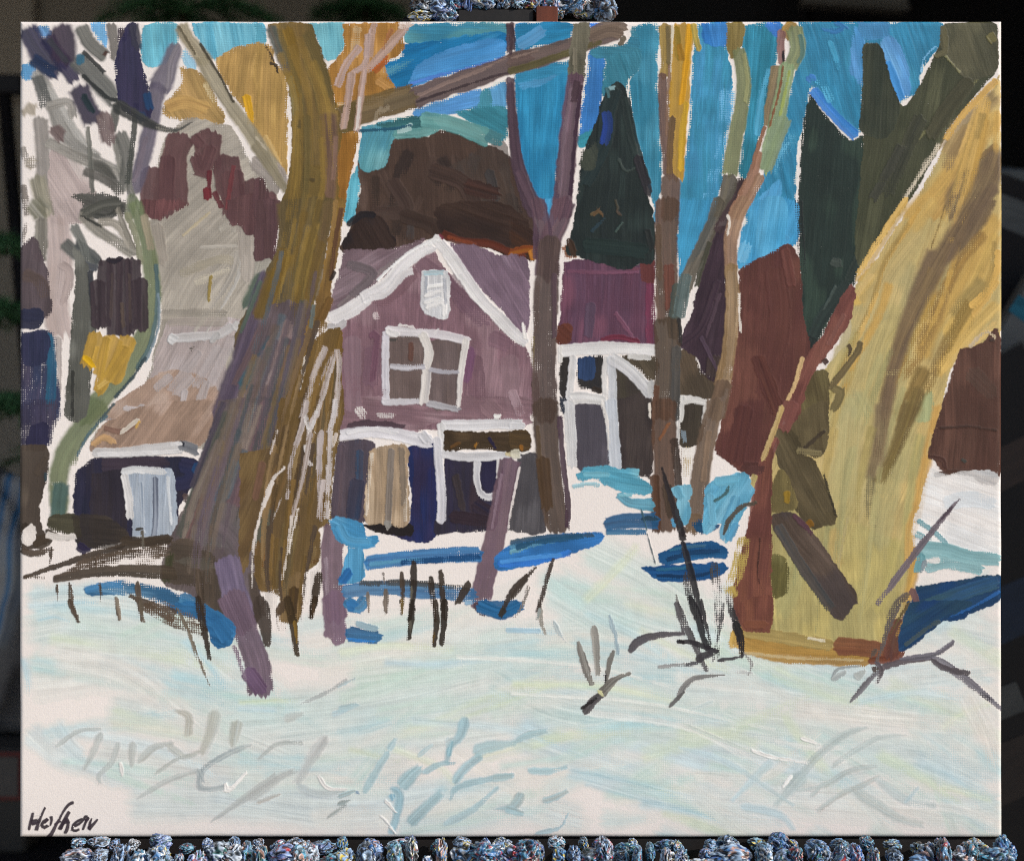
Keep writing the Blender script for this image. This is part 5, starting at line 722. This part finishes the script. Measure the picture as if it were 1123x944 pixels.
PNAMES = {
 'canvas': ('canvas', None), 'sky': ('painted_sky', 'blue brushed sky between the painted trunks'), 'snow': ('painted_snow', 'pale painted snow field'),
 'ochre_crown': ('painted_tree', 'ochre tree crown painted behind the big trunk'), 'grey_barn': ('painted_barn', 'grey gabled barn painted at the left'), 'violet_tree': ('painted_tree', 'violet grey trunk painted at the upper left'),
 'grey_birch': ('painted_tree', 'grey birches with dark leaf strokes at the left edge'), 'olive_bough': ('painted_bough', 'olive bough slanting across the ochre crown'), 'green_tree': ('painted_tree', 'curving green trunk painted beside the barn'),
 'brown_tree': ('painted_tree', 'dark brown tree crown painted behind the house'), 'mauve_house': ('painted_house', 'mauve house with white gable trim'), 'purple_shed': ('painted_shed', 'shed with purple roof and white frame'),
 'brown_hut': ('painted_hut', 'small brown hut with white window frame'), 'purple_cone_tree': ('painted_tree', 'dark purple pointed tree'), 'black_fir': ('painted_tree', 'black green fir painted above the purple roof'),
 'dark_fir': ('painted_tree', 'dark fir painted against the blue sky'), 'olive_fir': ('painted_tree', 'olive green fir at the upper right'), 'rust_bush': ('painted_bush', 'rust brown bush'), 'yellow_tree': ('painted_tree', 'thick golden yellow leaning tree'),
 'red_stem_tree': ('painted_tree', 'thin red brown stem beside the yellow tree'), 'brown_bush': ('painted_bush', 'brown bush at the right edge'), 'snow_bank': ('painted_snow_bank', 'white bank with teal strokes'), 'forked_tree': ('painted_tree', 'big forked ochre and grey trunk left of the house'),
 'maroon_tree': ('painted_tree', 'thin maroon trunk'), 'mauve_tree': ('painted_tree', 'mauve and brown forked trunk right of the house'), 'tall_brown_tree': ('painted_tree', 'brown trunk with yellow top'), 'olive_tree': ('painted_tree', 'olive trunk crossing the sky'),
 'tan_tree': ('painted_tree', 'tan and green bent trunk'), 'leaning_post': ('painted_post', 'mauve leaning post before the porch'), 'short_post': ('painted_post', 'short mauve post'), 'fallen_post': ('painted_post', 'lilac post sunk in the snow'),
 'blue_shadow': ('painted_shadow', 'blue shadow strokes on the snow'), 'teal_shadow': ('painted_shadow', 'teal shadow below the shed'), 'blue_bush': ('painted_bush', 'light blue snowy bush'), 'brown_bank': ('painted_bank', 'dry brown brush strokes of a bank'),
 'dark_twig': ('painted_twig', None), 'black_sapling': ('painted_sapling_twig', None), 'grey_sapling': ('painted_sapling_twig', None), 'brown_sapling': ('painted_sapling_twig', None), 'grass_stroke': ('painted_grass_stroke', None), 'signature': ('signature', 'dark handwritten signature')}
root = empty('painting', (0, 0, ZC-.507/2)); tag(root, 'stretched canvas painting of a mauve house among trees in snow, standing on the easel', 'painting')
# corner lattice of the paint raster, in metres on the front of the canvas
HV = np.pad(HT, 1, 'edge'); HV = (HV[:-1, :-1]+HV[1:, :-1]+HV[:-1, 1:]+HV[1:, 1:])/4
ii, jj = np.mgrid[0:GH+1, 0:GW+1]
PX = CX0+jj/SC; PY = CY0+ii/SC
RELIEF = 0.00042
base = .0009*(vn(PX/300, PY/300, 60)-.5)
ed = np.minimum(np.minimum(PX-CX0, CX1-PX), np.minimum(PY-CY0, CY1-PY))
rnd = .0024*(1-np.sqrt(np.clip(1-(1-np.clip(ed/5., 0, 1))**2, 0, 1)))     # the canvas rolls over the stretcher edge
wob = .0004*(vn(PX/60, PY/60, 61)-.5)
VXw = (PX-560.)*PXM + wob; VZw = ZC-(PY-470.5)*PXM + .0004*(vn(PX/60, PY/60, 62)-.5) - root.location.z
VYw = -(HV*RELIEF) + base + rnd
V3 = np.stack([VXw, VYw, VZw], -1).reshape(-1, 3).astype(np.float32)
C4 = np.concatenate([np.clip(COL, .004, .86), np.ones_like(COL[..., :1])], -1).astype(np.float32)
# vertex normals of the whole front so that the paint is continuous across the parts
dx_ = np.gradient(VYw, axis=1)*SC/PXM; dz_ = np.gradient(VYw, axis=0)*SC/PXM
NRM = np.stack([dx_, -np.ones_like(dx_), -dz_], -1); NRM /= np.linalg.norm(NRM, axis=-1, keepdims=True); NRM = NRM.reshape(-1, 3).astype(np.float32)
q0 = (ii*(GW+1)+jj)[:-1, :-1]
QUAD = np.stack([q0, q0+GW+1, q0+GW+2, q0+1], -1)                          # front faces -y
def raster_mesh(name, cells, extra=None):
    q = QUAD[cells]; u, inv = np.unique(q.ravel(), return_inverse=True)
    v = V3[u]; c = C4[cells]; nr = NRM[u]; loops = inv.reshape(-1).astype(np.int32); nf = len(q)
    if extra is not None:
        ev, ec, en, ef = extra; loops = np.concatenate([loops, (ef+len(v)).ravel().astype(np.int32)]); nf += len(ef)
        v = np.concatenate([v, ev]); c = np.concatenate([c, ec]); nr = np.concatenate([nr, en])
    me = bpy.data.meshes.new(name); me.vertices.add(len(v)); me.vertices.foreach_set('co', v.ravel()); me.loops.add(len(loops)); me.loops.foreach_set('vertex_index', loops)
    me.polygons.add(nf); me.polygons.foreach_set('loop_start', np.arange(0, nf*4, 4, dtype=np.int32)); me.polygons.foreach_set('use_smooth', np.ones(nf, bool)) if False else None
    me.update(calc_edges=True); me.shade_smooth()
    a = me.attributes.new('pigment', 'FLOAT_COLOR', 'FACE'); a.data.foreach_set('color', c.ravel())
    me.normals_split_custom_set_from_vertices(nr)
    me.materials.append(M_paint); return me
# sides and back of the stretched canvas, continuing the outline of the front
ring = np.concatenate([np.arange(GW), np.arange(GH)*(GW+1)+GW, GH*(GW+1)+np.arange(GW, 0, -1), np.arange(GH, 0, -1)*(GW+1)])
f = V3[ring]; nn_ = len(ring); DEP = .019
side_n = np.zeros((nn_, 3), np.float32); side_n[:GW, 2] = 1; side_n[GW:GW+GH, 0] = 1; side_n[GW+GH:2*GW+GH, 2] = -1; side_n[2*GW+GH:, 0] = -1
k_ = np.arange(nn_); k2 = (k_+1) % nn_
bk = f.copy(); bk[:, 1] = DEP; cen = np.array([[0, DEP, (ZC-root.location.z)]], np.float32)
ev = np.concatenate([f, bk, bk, cen]); en = np.concatenate([side_n, side_n, np.tile([[0, 1, 0]], (nn_+1, 1))]).astype(np.float32)
ef = np.stack([k_, k2, nn_+k2, nn_+k_], -1); eb = np.stack([2*nn_+k_, 2*nn_+k2, np.full(nn_, 3*nn_), np.full(nn_, 3*nn_)], -1)
edge_c = np.concatenate([C4[0], C4[:, -1], C4[-1, ::-1], C4[::-1, 0]]); ec = np.tile(np.array([[*lin('e6dcd5'), 1]], np.float32), (nn_, 1))*.6+edge_c*.4
sides = (ev[:2*nn_], ec.astype(np.float32), en[:2*nn_], ef)
made = {}
count = np.bincount(PID.ravel(), minlength=len(PARTS))
for pid_, path in enumerate(PARTS):
    if count[pid_] < 12: continue
    key = path.split('#')[0].split('/')[0]; nm, lab = PNAMES[key]
    sub = path.split('/')[1] if '/' in path else None
    par = root
    if sub:
        if key not in made:
            made[key] = empty(nm, (0, 0, 0), root)
            if lab: made[key]['label'] = lab
        par = made[key]; nm = sub
    me = raster_mesh(nm, PID == pid_, sides if pid_ == 0 else None)
    o = bpy.data.objects.new(nm, me); C.objects.link(o); o.parent = par
    if lab and not sub: o['label'] = lab
bm = bmesh.new(); zb = ZC-root.location.z
for a in ((-.30, -.26, -.24, .24), (.26, .30, -.24, .24), (-.259, .259, .20, .24), (-.259, .259, -.24, -.20)): bx(bm, a[0], a[1], .0195, .0225, zb+a[2], zb+a[3])
obj('stretcher_bar', bm, mat('raw_pine', 'b8935f', .7, .1, 8., stretch=(1, 1, 5)), root)
# ================================================================ THE EASEL
M_wood = mat('easel_wood', '7a3f22', .5, .18, 9., stretch=(6, 1, .6), bump=.15); M_crustwood = mat('dark_wood', '1c1512', .6, .3, 30., col2='0e0b0a', bump=.4)  # tray and clamp wood is a mottled near-black brown
ez = empty('easel', (0, .06, 0)); tag(ez, 'wooden studio easel whose tray and top clamp are crusted with dried paint', 'easel')
def part(name, m, *b, parent=ez, bev=.0015):
    bm = bmesh.new()
    for q in b: bx(bm, q[0], q[1], q[2]-.06, q[3]-.06, q[4], q[5], bev)
    return obj(name, bm, m, parent)
part('mast', M_wood, (wx(562), wx(613), .0305, .049, .06, wz(-120))); part('mast_lit_block', mat('shaded_wood', '5a2a16', .5, .2, 9., stretch=(8, 1, .6), bump=.15), (wx(588), wx(612), .006, .0155, wz(22.8), wz(4)), bev=.0006); part('mast_shade_block', M_crustwood, (wx(500), wx(587), .009, .0155, wz(21), wz(4)))  # blocks added before the mast: one catches sun, one is coloured as its shade
for s in (-1, 1): part('upright', M_wood, (s*.16-.02, s*.16+.02, .05, .075, .05, wz(60)))
part('crossbar', M_wood, (-.21, .21, .077, .097, 1.0, 1.06)); part('crossbar', M_wood, (-.21, .21, .077, .097, .30, .36)); part('foot', M_wood, (-.20, -.12, -.12, .50, 0, .05)); part('foot', M_wood, (.12, .20, -.12, .50, 0, .05)); part('base_bar', M_wood, (-.119, .119, .05, .08, .005, .055))
tz = wz(918)-.0005
tray = part('tray', M_crustwood, (wx(80), wx(1096), -.034, .05, tz-.040, tz-.022), (wx(80), wx(1096), .003, .05, tz-.0215, tz))
clamp = part('top_clamp', M_crustwood, (wx(448), wx(664), .016, .03, wz(7), wz(-50)), (wx(438), wx(561), .0236, .0300, wz(26), wz(6.5)))
# dried paint blobs
M_crust = bpy.data.materials.new('dried_paint'); M_crust.use_nodes = True
n = M_crust.node_tree; b = n.nodes['Principled BSDF']; b.inputs['Roughness'].default_value = .32; b.inputs['Specular IOR Level'].default_value = .55
at = n.nodes.new('ShaderNodeAttribute'); at.attribute_name = 'pigment'; n.links.new(at.outputs['Color'], b.inputs['Base Color'])
PAL = [lin(h) for h in ('5588b8', '8fb0d8', '4f94b0', '7888c0', 'b4c8dc', '3f74a8', '94b0d8', '6fa8c4', 'cfd8e4')]
ACC = [lin(h) for h in ('2f5fa8', '1d3a6e', 'e8e8ea', '2f6f6a', 'b03038', 'd8c050', '6a4a38', '1a1a22', 'c89a8a', '27456a', '14141a')]
def blob(name, loc, size, seed, parent, tone=0.):
    r = random.Random(seed); bm = bmesh.new(); bmesh.ops.create_icosphere(bm, subdivisions=5, radius=1.0)
    off = Vector((r.random()*50, r.random()*50, r.random()*50)); rot = Matrix.Rotation(r.random()*6.28, 3, 'Y') @ Matrix.Rotation(r.random()*6.28, 3, 'Z')
    c0 = PAL[r.randrange(len(PAL))]; c1 = PAL[r.randrange(len(PAL))]; cc = [ACC[r.randrange(len(ACC))] for _ in range(3)]
    cols = np.empty((len(bm.verts), 4), np.float32); cols[:, 3] = 1
    for i, v in enumerate(bm.verts):
        p = v.co.copy(); q = rot @ p
        a = noise.noise(q*1.0+off); w = q+Vector((noise.noise(q*1.2+off*2), noise.noise(q*1.3-off), noise.noise(q*1.1-off*3)))*.7
        ridg = 1-abs(noise.noise(w*1.7+off)); fine = noise.noise(w*6+off*2); fold = 1-abs(noise.noise(Vector((w.x*3.2, w.y*1.6, w.z*3.2))-off))
        fine2 = noise.noise(w*13-off); d = 1+.40*a+.42*(ridg-.8)+.10*fine+.03*fine2+.24*(fold-.8)
        v.co = Vector((p.x*size[0], p.y*size[1], p.z*size[2]))*d
        t = min(1, max(0, noise.noise(w*1.3+off*3)*1.6+.5)); c = c0*(1-t)+c1*t
        for k, a_ in enumerate(cc):
            m_ = noise.noise(Vector((w.x*2.6, w.y*2.6, w.z*(1.6+.9*k)))+off*(k+2)); m_ = min(1, max(0, (m_-.24)*9)); c = c*(1-m_)+a_*m_
        g = min(1, max(0, (min(ridg, fold+.10)-.56)*3.4)); c = c*(.07+.93*g)  # creases darkened in the colour, like shade in the hollows
        dk = min(1, max(0, (-fine-.12)*6))*.7; c = c*(1-dk); hl = min(1, max(0, (fold-.90)*9))*.4; c = c*(1-hl)+np.array((.75, .77, .80))*hl  # dents darkened, fold crests whitened as painted highlights
        cols[i, :3] = np.clip(c*(1+.08*fine), .008, .82)
    me = bpy.data.meshes.new(name); bm.to_mesh(me); bm.free(); me.shade_smooth()
    a = me.attributes.new('pigment', 'FLOAT_COLOR', 'POINT'); a.data.foreach_set('color', cols.ravel()); me.materials.append(M_crust)
    o = bpy.data.objects.new(name, me); C.objects.link(o); o.parent = parent; o.location = loc; return o
R = random.Random(5)
def shelfz(py, y): return cam.location.z-(py-472.)*PXM*(DIST+y)/DIST
px = 82.0; k = 0
while px < 1092 and k < 59:                                   # front row
    w = R.choice([R.uniform(10, 16), R.uniform(16, 26), R.uniform(24, 36)]); y_ = -.028+R.uniform(-.006, .005)
    blob('paint_blob', (wx(px+w*.45), y_-.06, shelfz(R.uniform(932, 950), y_)), (w*R.uniform(.46, .62)*PXM, R.uniform(.006, .010), R.uniform(8, 17)*PXM), 100+k, tray); k += 1
    px += 17.3*R.uniform(.75, 1.25)
px = 84.0; k2_ = 0
while px < 1090 and k2_ < 41:                                # second row against the canvas edge
    w = R.uniform(9, 24); y_ = -.010+R.uniform(-.003, .003)
    blob('paint_blob', (wx(px+w*.5), y_-.06, shelfz(R.uniform(923, 931), y_)), (w*.55*PXM, .006, R.uniform(5, 10)*PXM), 300+k2_, tray); k2_ += 1
    px += 24.5*R.uniform(.6, 1.4)
px = 450.0
while px < 655:
    w = R.uniform(14, 26)
    blob('paint_blob', (wx(px+w*.5), .012-.06, wz(R.uniform(-24, -14))), (w*.6*PXM, .007, R.uniform(12, 16)*PXM), 800+k, clamp); k += 1
    px += w*R.uniform(.8, 1.1)
px = 450.0
while px < 655:
    w = R.uniform(14, 26)
    blob('paint_blob', (wx(px+w*.5), +.014-.06, wz(R.uniform(-6, 4))), (w*.6*PXM, .007, R.uniform(9, 13)*PXM), 600+k, clamp); k += 1
    px += w*R.uniform(.8, 1.1)
blob('paint_blob', (wx(664), +.010-.06, wz(6)), (13*PXM, .011, 13*PXM), 901, clamp); blob('paint_blob', (wx(615), +.012-.06, wz(9)), (5*PXM, .004, 5*PXM), 905, clamp); blob('paint_blob', (wx(460), +.012-.06, wz(12)), (12*PXM, .006, 6*PXM), 906, clamp); blob('paint_blob', (wx(489), +.012-.06, wz(10)), (12*PXM, .006, 8*PXM), 907, clamp)
# ================================================================ THINGS IN THE DARK BEHIND
def persp(px, py, Y):                                        # a point at depth Y seen at that place of the photograph, used once to set things down in the room
    k = (DIST+Y)/DIST; return Vector((cam.location.x+(px-561.5)*PXM*k, Y, cam.location.z-(py-472.)*PXM*k))
# potted conifers
M_needle = mat('needles', '3f6a42', .6, .3, 40.); M_bark = mat('bark', '4a3a2a', .8, .2, 30.); M_pot = mat('terracotta', '7a4630', .8, .1, 12.)
def conifer(x, y, h, rad, z0, seed, label):
    r = random.Random(seed); t = empty('potted_conifer', (x, y, 0)); tag(t, label, 'plant')
    bm = bmesh.new(); prof = [(.0, 0), (.09, 0), (.12, .2), (.13, .2), (.13, .23), (.11, .23), (.10, .2), (0, .2)]
    rings = [[bm.verts.new((max(a, .001)*math.cos(q*math.pi/12), max(a, .001)*math.sin(q*math.pi/12), z)) for q in range(24)] for a, z in prof]
    for i in range(len(rings)-1):
        for q in range(24): bm.faces.new((rings[i][q], rings[i][(q+1) % 24], rings[i+1][(q+1) % 24], rings[i+1][q]))
    obj('pot', bm, M_pot, t, True)
    bm = bmesh.new(); tube(bm, [(0, 0, .18), (.01, .01, h*.5), (0, 0, h)], [.016, .011, .003]); obj('trunk', bm, M_bark, t, True)
    bm = bmesh.new(); z = z0
    while z < h:
        L = rad*(1-.62*(z-z0)/(h-z0)); nb = 6
        for q in range(nb):
            a = q*2*math.pi/nb+r.uniform(-.3, .3)+z*3; d = Vector((math.cos(a), math.sin(a), 0)); Lq = L*r.uniform(.8, 1.1)
            pth = [Vector((0, 0, z))+d*(Lq*s)+Vector((0, 0, .10*Lq*math.sin(s*3)-.22*Lq*s*s)) for s in (0, .25, .5, .75, 1)]
            tube(bm, pth, [.005, .004, .0035, .003, .002], 5)
            for s_ in range(10):
                s = .12+.88*s_/10; p = Vector((0, 0, z))+d*(Lq*s)+Vector((0, 0, .10*Lq*math.sin(s*3)-.22*Lq*s*s))
                for sd in (-1, 1):
                    tw = (d*.55+d.cross(Vector((0, 0, 1)))*sd+Vector((0, 0, r.uniform(-.35, .1)))).normalized(); tl = Lq*.34*(1.1-s)+.03
                    e = p+tw*tl; tube(bm, [p, p+tw*tl*.5, e+Vector((0, 0, -.012))], [.002, .0018, .001], 4)
                    nn = int(tl/.0042)
                    for j in range(nn):
                        c = p+tw*(tl*j/nn); rr = Vector((r.uniform(-1, 1), r.uniform(-1, 1), r.uniform(-1, 1))).normalized(); nd = (tw*.7+rr).normalized()*r.uniform(.012, .02); sdv = nd.cross(rr).normalized()*.0009
                        bm.faces.new([bm.verts.new(c-sdv), bm.verts.new(c+sdv), bm.verts.new(c+nd)])
        z += r.uniform(.085, .12)
    obj('foliage', bm, M_needle, t)
    return t
p = persp(200, -20, 1.55); conifer(p.x, 1.55, 1.98, .36, 1.0, 3, 'dark conifer whose sprigs show above the upper left edge of the canvas')
p = persp(400, -30, 1.75); conifer(p.x, 1.75, 2.03, .20, 1.3, 8, 'smaller dark conifer just left of the easel top')
p = persp(-10, 480, .95); conifer(p.x-.03, .95, 1.42, .20, .75, 11, 'low conifer in the dark beyond the left edge of the canvas')
# pale wall panel and thin black stand at the left
pa = persp(10, 55, 2.2); bm = bmesh.new(); bx(bm, pa.x-.5, persp(27, 0, 2.3).x, 2.36, 2.398, persp(0, 108, 2.36).z, 2.4, .004); tag(obj('wall_panel', bm, mat('pale_board', 'b5aca2', .8, .05, 4.)), 'pale grey panel on the wall at the upper left corner', 'panel')
a = persp(5, 105, 1.3); c_ = persp(19, 270, 1.3); s_ = empty('black_stand', (c_.x, 1.3, 0)); tag(s_, 'thin black slanting stand beyond the upper left side of the canvas', 'stand')
bm = bmesh.new(); d = (c_-a); bot = c_+d*((c_.z-.03)/-d.z) if d.z else c_
tube(bm, [Vector((a.x-c_.x, 0, a.z)), Vector((bot.x-c_.x, 0, .03))], .011, 10); obj('pole', bm, M_cup, s_, True)
bm = bmesh.new(); bx(bm, a.x-c_.x-.012, a.x-c_.x+.03, -.014, .014, a.z+.001, a.z+.03, .003); obj('cap', bm, M_cup, s_)
bm = bmesh.new(); bx(bm, bot.x-c_.x-.15, bot.x-c_.x+.15, -.12, .12, 0, .029, .006); obj('base', bm, M_cup, s_)
# low table at the left with a plastic bag and a labelled carton
tb = persp(-20, 925, .75); t = empty('side_table', (tb.x, .85, 0)); tag(t, 'low dark table at the lower left holding a bag and a carton', 'table')
bm = bmesh.new(); bx(bm, -.28, .22, -.2, .2, tb.z-.03, tb.z, .004); obj('table_top', bm, M_cup, t)
for sx_ in (-.25, .19):
    for sy_ in (-.17, .17):
        bm = bmesh.new(); bx(bm, sx_-.02, sx_+.02, sy_-.02, sy_+.02, 0, tb.z-.031, .003); obj('leg', bm, M_cup, t)
def lump(name, loc, size, seed, m, stripes=None):
    bm = bmesh.new(); bmesh.ops.create_icosphere(bm, subdivisions=5, radius=1.)
    off = Vector((seed*3.1, seed*1.7, seed*5.3)); zmin = 0
    for v in bm.verts:
        q = v.co.copy(); d_ = 1+.22*noise.noise(q*1.3+off)+.16*(1-abs(noise.noise(q*3+off))*2)+.05*noise.noise(q*9+off)
        v.co = Vector((q.x*size[0]*d_, q.y*size[1]*d_, max(-size[2]*.8, q.z*size[2]*d_)+size[2]*.8))
    o = obj(name, bm, m, None, True); o.location = loc; return o
M_bag = bpy.data.materials.new('printed_plastic'); M_bag.use_nodes = True; n = M_bag.node_tree; b = n.nodes['Principled BSDF']; b.inputs['Roughness'].default_value = .35
wv = n.nodes.new('ShaderNodeTexWave'); wv.inputs['Scale'].default_value = 5.; wv.inputs['Distortion'].default_value = 6.; wv.inputs['Detail Scale'].default_value = .8; wv.bands_direction = 'X'
rp = n.nodes.new('ShaderNodeValToRGB'); rp.color_ramp.interpolation = 'CONSTANT'
rp.color_ramp.elements[0].color = (.10, .10, .105, 1)
e = rp.color_ramp.elements.new(.5); e.color = (.26, .26, .26, 1); e = rp.color_ramp.elements.new(.68); e.color = (.06, .16, .30, 1); rp.color_ramp.elements[-1].position = .92; rp.color_ramp.elements[-1].color = (.3, .3, .3, 1)
tc = n.nodes.new('ShaderNodeTexCoord'); n.links.new(tc.outputs['Object'], wv.inputs['Vector']); n.links.new(wv.outputs[0], rp.inputs[0]); n.links.new(rp.outputs[0], b.inputs['Base Color'])
g = persp(-8, 790, .85); tag(lump('plastic_bag', (g.x, .85, g.z), (.11, .09, .155), 2, M_bag), 'crumpled grey plastic bag with blue and white print at the lower left', 'bag')
cl = persp(-14, 918, .80); ct = empty('carton', (cl.x, .78, tb.z)); tag(ct, 'dark grey carton with a red framed label below the plastic bag', 'carton')
hc = g.z-tb.z-.004
M_car = mat('grey_carton', '3a3836', .8, .1, 8.)
bm = bmesh.new(); bx(bm, -.12, .075, -.07, .17, 0, hc, .004); obj('carton_body', bm, M_car, ct)
bm = bmesh.new(); bx(bm, .0, .073, -.0725, -.0702, hc*.52, hc*.98); lb = obj('label_frame', bm, mat('red_print', '5a2220', .6, .05), ct)
bm = bmesh.new(); bx(bm, .005, .068, -.0745, -.0727, hc*.52+.005, hc*.98-.005); obj('label_panel', bm, mat('label_grey', '4a4644', .6, .05), lb)
# pictures leaning at the right
M_side = mat('canvas_edge', '6a665f', .8, .06, 10.)
def leaning(x, y, w, h, roll, label, base, strokes, z0=None, lean=.12):
    t = empty('leaning_picture', (x, y, z0 if z0 is not None else .02)); t.rotation_euler = (-lean, roll, 0); tag(t, label, 'picture', 'finished pictures leaning at the right')
    bm = bmesh.new(); bx(bm, -w/2, w/2, 0, .02, 0, h, .002); obj('canvas', bm, M_side, t)
    bm = bmesh.new(); bx(bm, -w/2+.003, w/2-.003, -.0015, -.0003, .003, h-.003); obj('ground_coat', bm, mat('coat', base, .6, .12, 12.), t)
    for i, (pl, wd, col) in enumerate(strokes):
        bm = bmesh.new(); pl = [Vector((a_*w-w/2, 0, c2_*h)) for a_, c2_ in pl]
        up, dn = [], []
        for j, q in enumerate(pl):
            tt = (pl[min(j+1, len(pl)-1)]-pl[max(j-1, 0)]).normalized(); nn2 = Vector((-tt.z, 0, tt.x))*wd/2*(1-.3*abs(j/(len(pl)-1)-.5))
            up.append(q+nn2); dn.append(q-nn2)
        yy = -.002-.0003*i
        fv = [bm.verts.new((q.x, yy, q.z)) for q in up+dn[::-1]]; bv = [bm.verts.new((q.x, -.0016, q.z)) for q in up+dn[::-1]]
        bm.faces.new(fv); nn3 = len(fv)
        for j in range(nn3): bm.faces.new((fv[j], fv[(j+1) % nn3], bv[(j+1) % nn3], bv[j]))
        obj('brush_stroke', bm, mat('stroke', col, .5, .15, 25., stretch=(1, 1, 5)), t)
    return t

def rack_height(z, w, roll): return z-.004-abs(w/2*math.sin(roll))
rk = empty('picture_rack', (.54, .5, 0)); tag(rk, 'dark stepped rack under the leaning pictures at the right', 'rack')
M_rack = mat('rack_wood', '1d1714', .7, .2, 10., stretch=(1, 5, 1))
for zz, yy in ((rack_height(persp(0, 415, .62).z, .42, .10), .62), (rack_height(persp(0, 560, .5).z, .40, .32), .50), (rack_height(persp(0, 700, .42).z, .40, .55), .42), (rack_height(persp(0, 960, .34).z, .40, .5), .34)):
    bm = bmesh.new(); bx(bm, -.14, .42, yy-.5-.012, yy-.5+.058, zz-.02, zz, .002); obj('board', bm, M_rack, rk)
    for xx in (.0, .40):
        bm = bmesh.new(); bx(bm, xx-.015, xx+.015, yy-.5+.060+(.002 if xx else 0), yy-.5+.078, 0, zz+.02, .002); obj('post', bm, M_rack, rk)
leaning(persp(1190, 0, .62).x, .62, .42, .22, .10, 'picture in navy blue with a pale top corner, uppermost of the leaning pictures', '1f3c5c',
  [([(0.01, .93), (.2, .92), (.5, .95)], .024, '8a867f'), ([(0.01, .1), (.3, .12), (.7, .1)], .03, '1a1a1c'), ([(0.01, .5), (.3, .58), (.8, .5)], .05, '24405c')], z0=persp(0, 415, .62).z)
leaning(persp(1180, 0, .50).x, .50, .40, .30, .32, 'dark brown picture with a pale diagonal band, second of the leaning pictures', '2a201c',
  [([(0, .88), (.3, .86), (.9, .9)], .035, '77736d'), ([(0, .5), (.4, .45), (.9, .5)], .012, '8a7a60'), ([(0, .2), (.5, .3), (1, .2)], .06, '4a3020')], z0=persp(0, 560, .5).z)
leaning(persp(1178, 0, .42).x, .42, .40, .30, .55, 'white picture with a teal stripe, third of the leaning pictures', '85817c',
  [([(0, .80), (.3, .78), (.9, .82)], .022, '2f7f94'), ([(.02, .42), (.05, .30), (.07, .22)], .012, '3a2a2a'), ([(.1, .46), (.14, .3), (.16, .2)], .014, '5a2a28'), ([(.2, .45), (.25, .3), (.28, .2)], .014, '3a2a2a')], z0=persp(0, 700, .42).z)
leaning(persp(1175, 0, .34).x, .34, .40, .42, -.5, 'brown picture crossed by dark blue and tan diagonals, lowest of the leaning pictures', '221915',
  [([(0, .5), (.3, .55), (.9, .5)], .05, '16233a'), ([(0, .75), (.3, .8), (.9, .78)], .04, '432e22'), ([(0, .2), (.4, .25), (.9, .2)], .05, '35261d'), ([(.05, .35), (.3, .4), (.6, .36)], .03, '55534f')], z0=persp(0, 960, .34).z)
# rack that holds them
# pale board hung from the ceiling, its underside edge in view
q = persp(955, 9, 1.75)
sh = empty('hanging_board', (q.x, 1.75, q.z)); sh.rotation_euler = (0, math.radians(4), 0); tag(sh, 'pale grey board hanging in the dark above the right half of the canvas', 'board')
bm = bmesh.new(); bx(bm, -.125, .068, 0, .03, .012, .40, .004); obj('panel', bm, mat('pale_grey_board', '8d8881', .8, .05, 6.), sh)
bm = bmesh.new(); bx(bm, -.125, .070, -.006, .034, 0, .0115, .002); obj('lower_rail', bm, mat('grey_rail', '7a756e', .7, .05, 6.), sh)
for k in (0, 1):
    bm = bmesh.new(); tube(bm, [(-.10+k*.14, .015, .40), (-.10+k*.14, .015, 2.604-q.z)], .002, 6); obj('cord', bm, M_cup, sh)
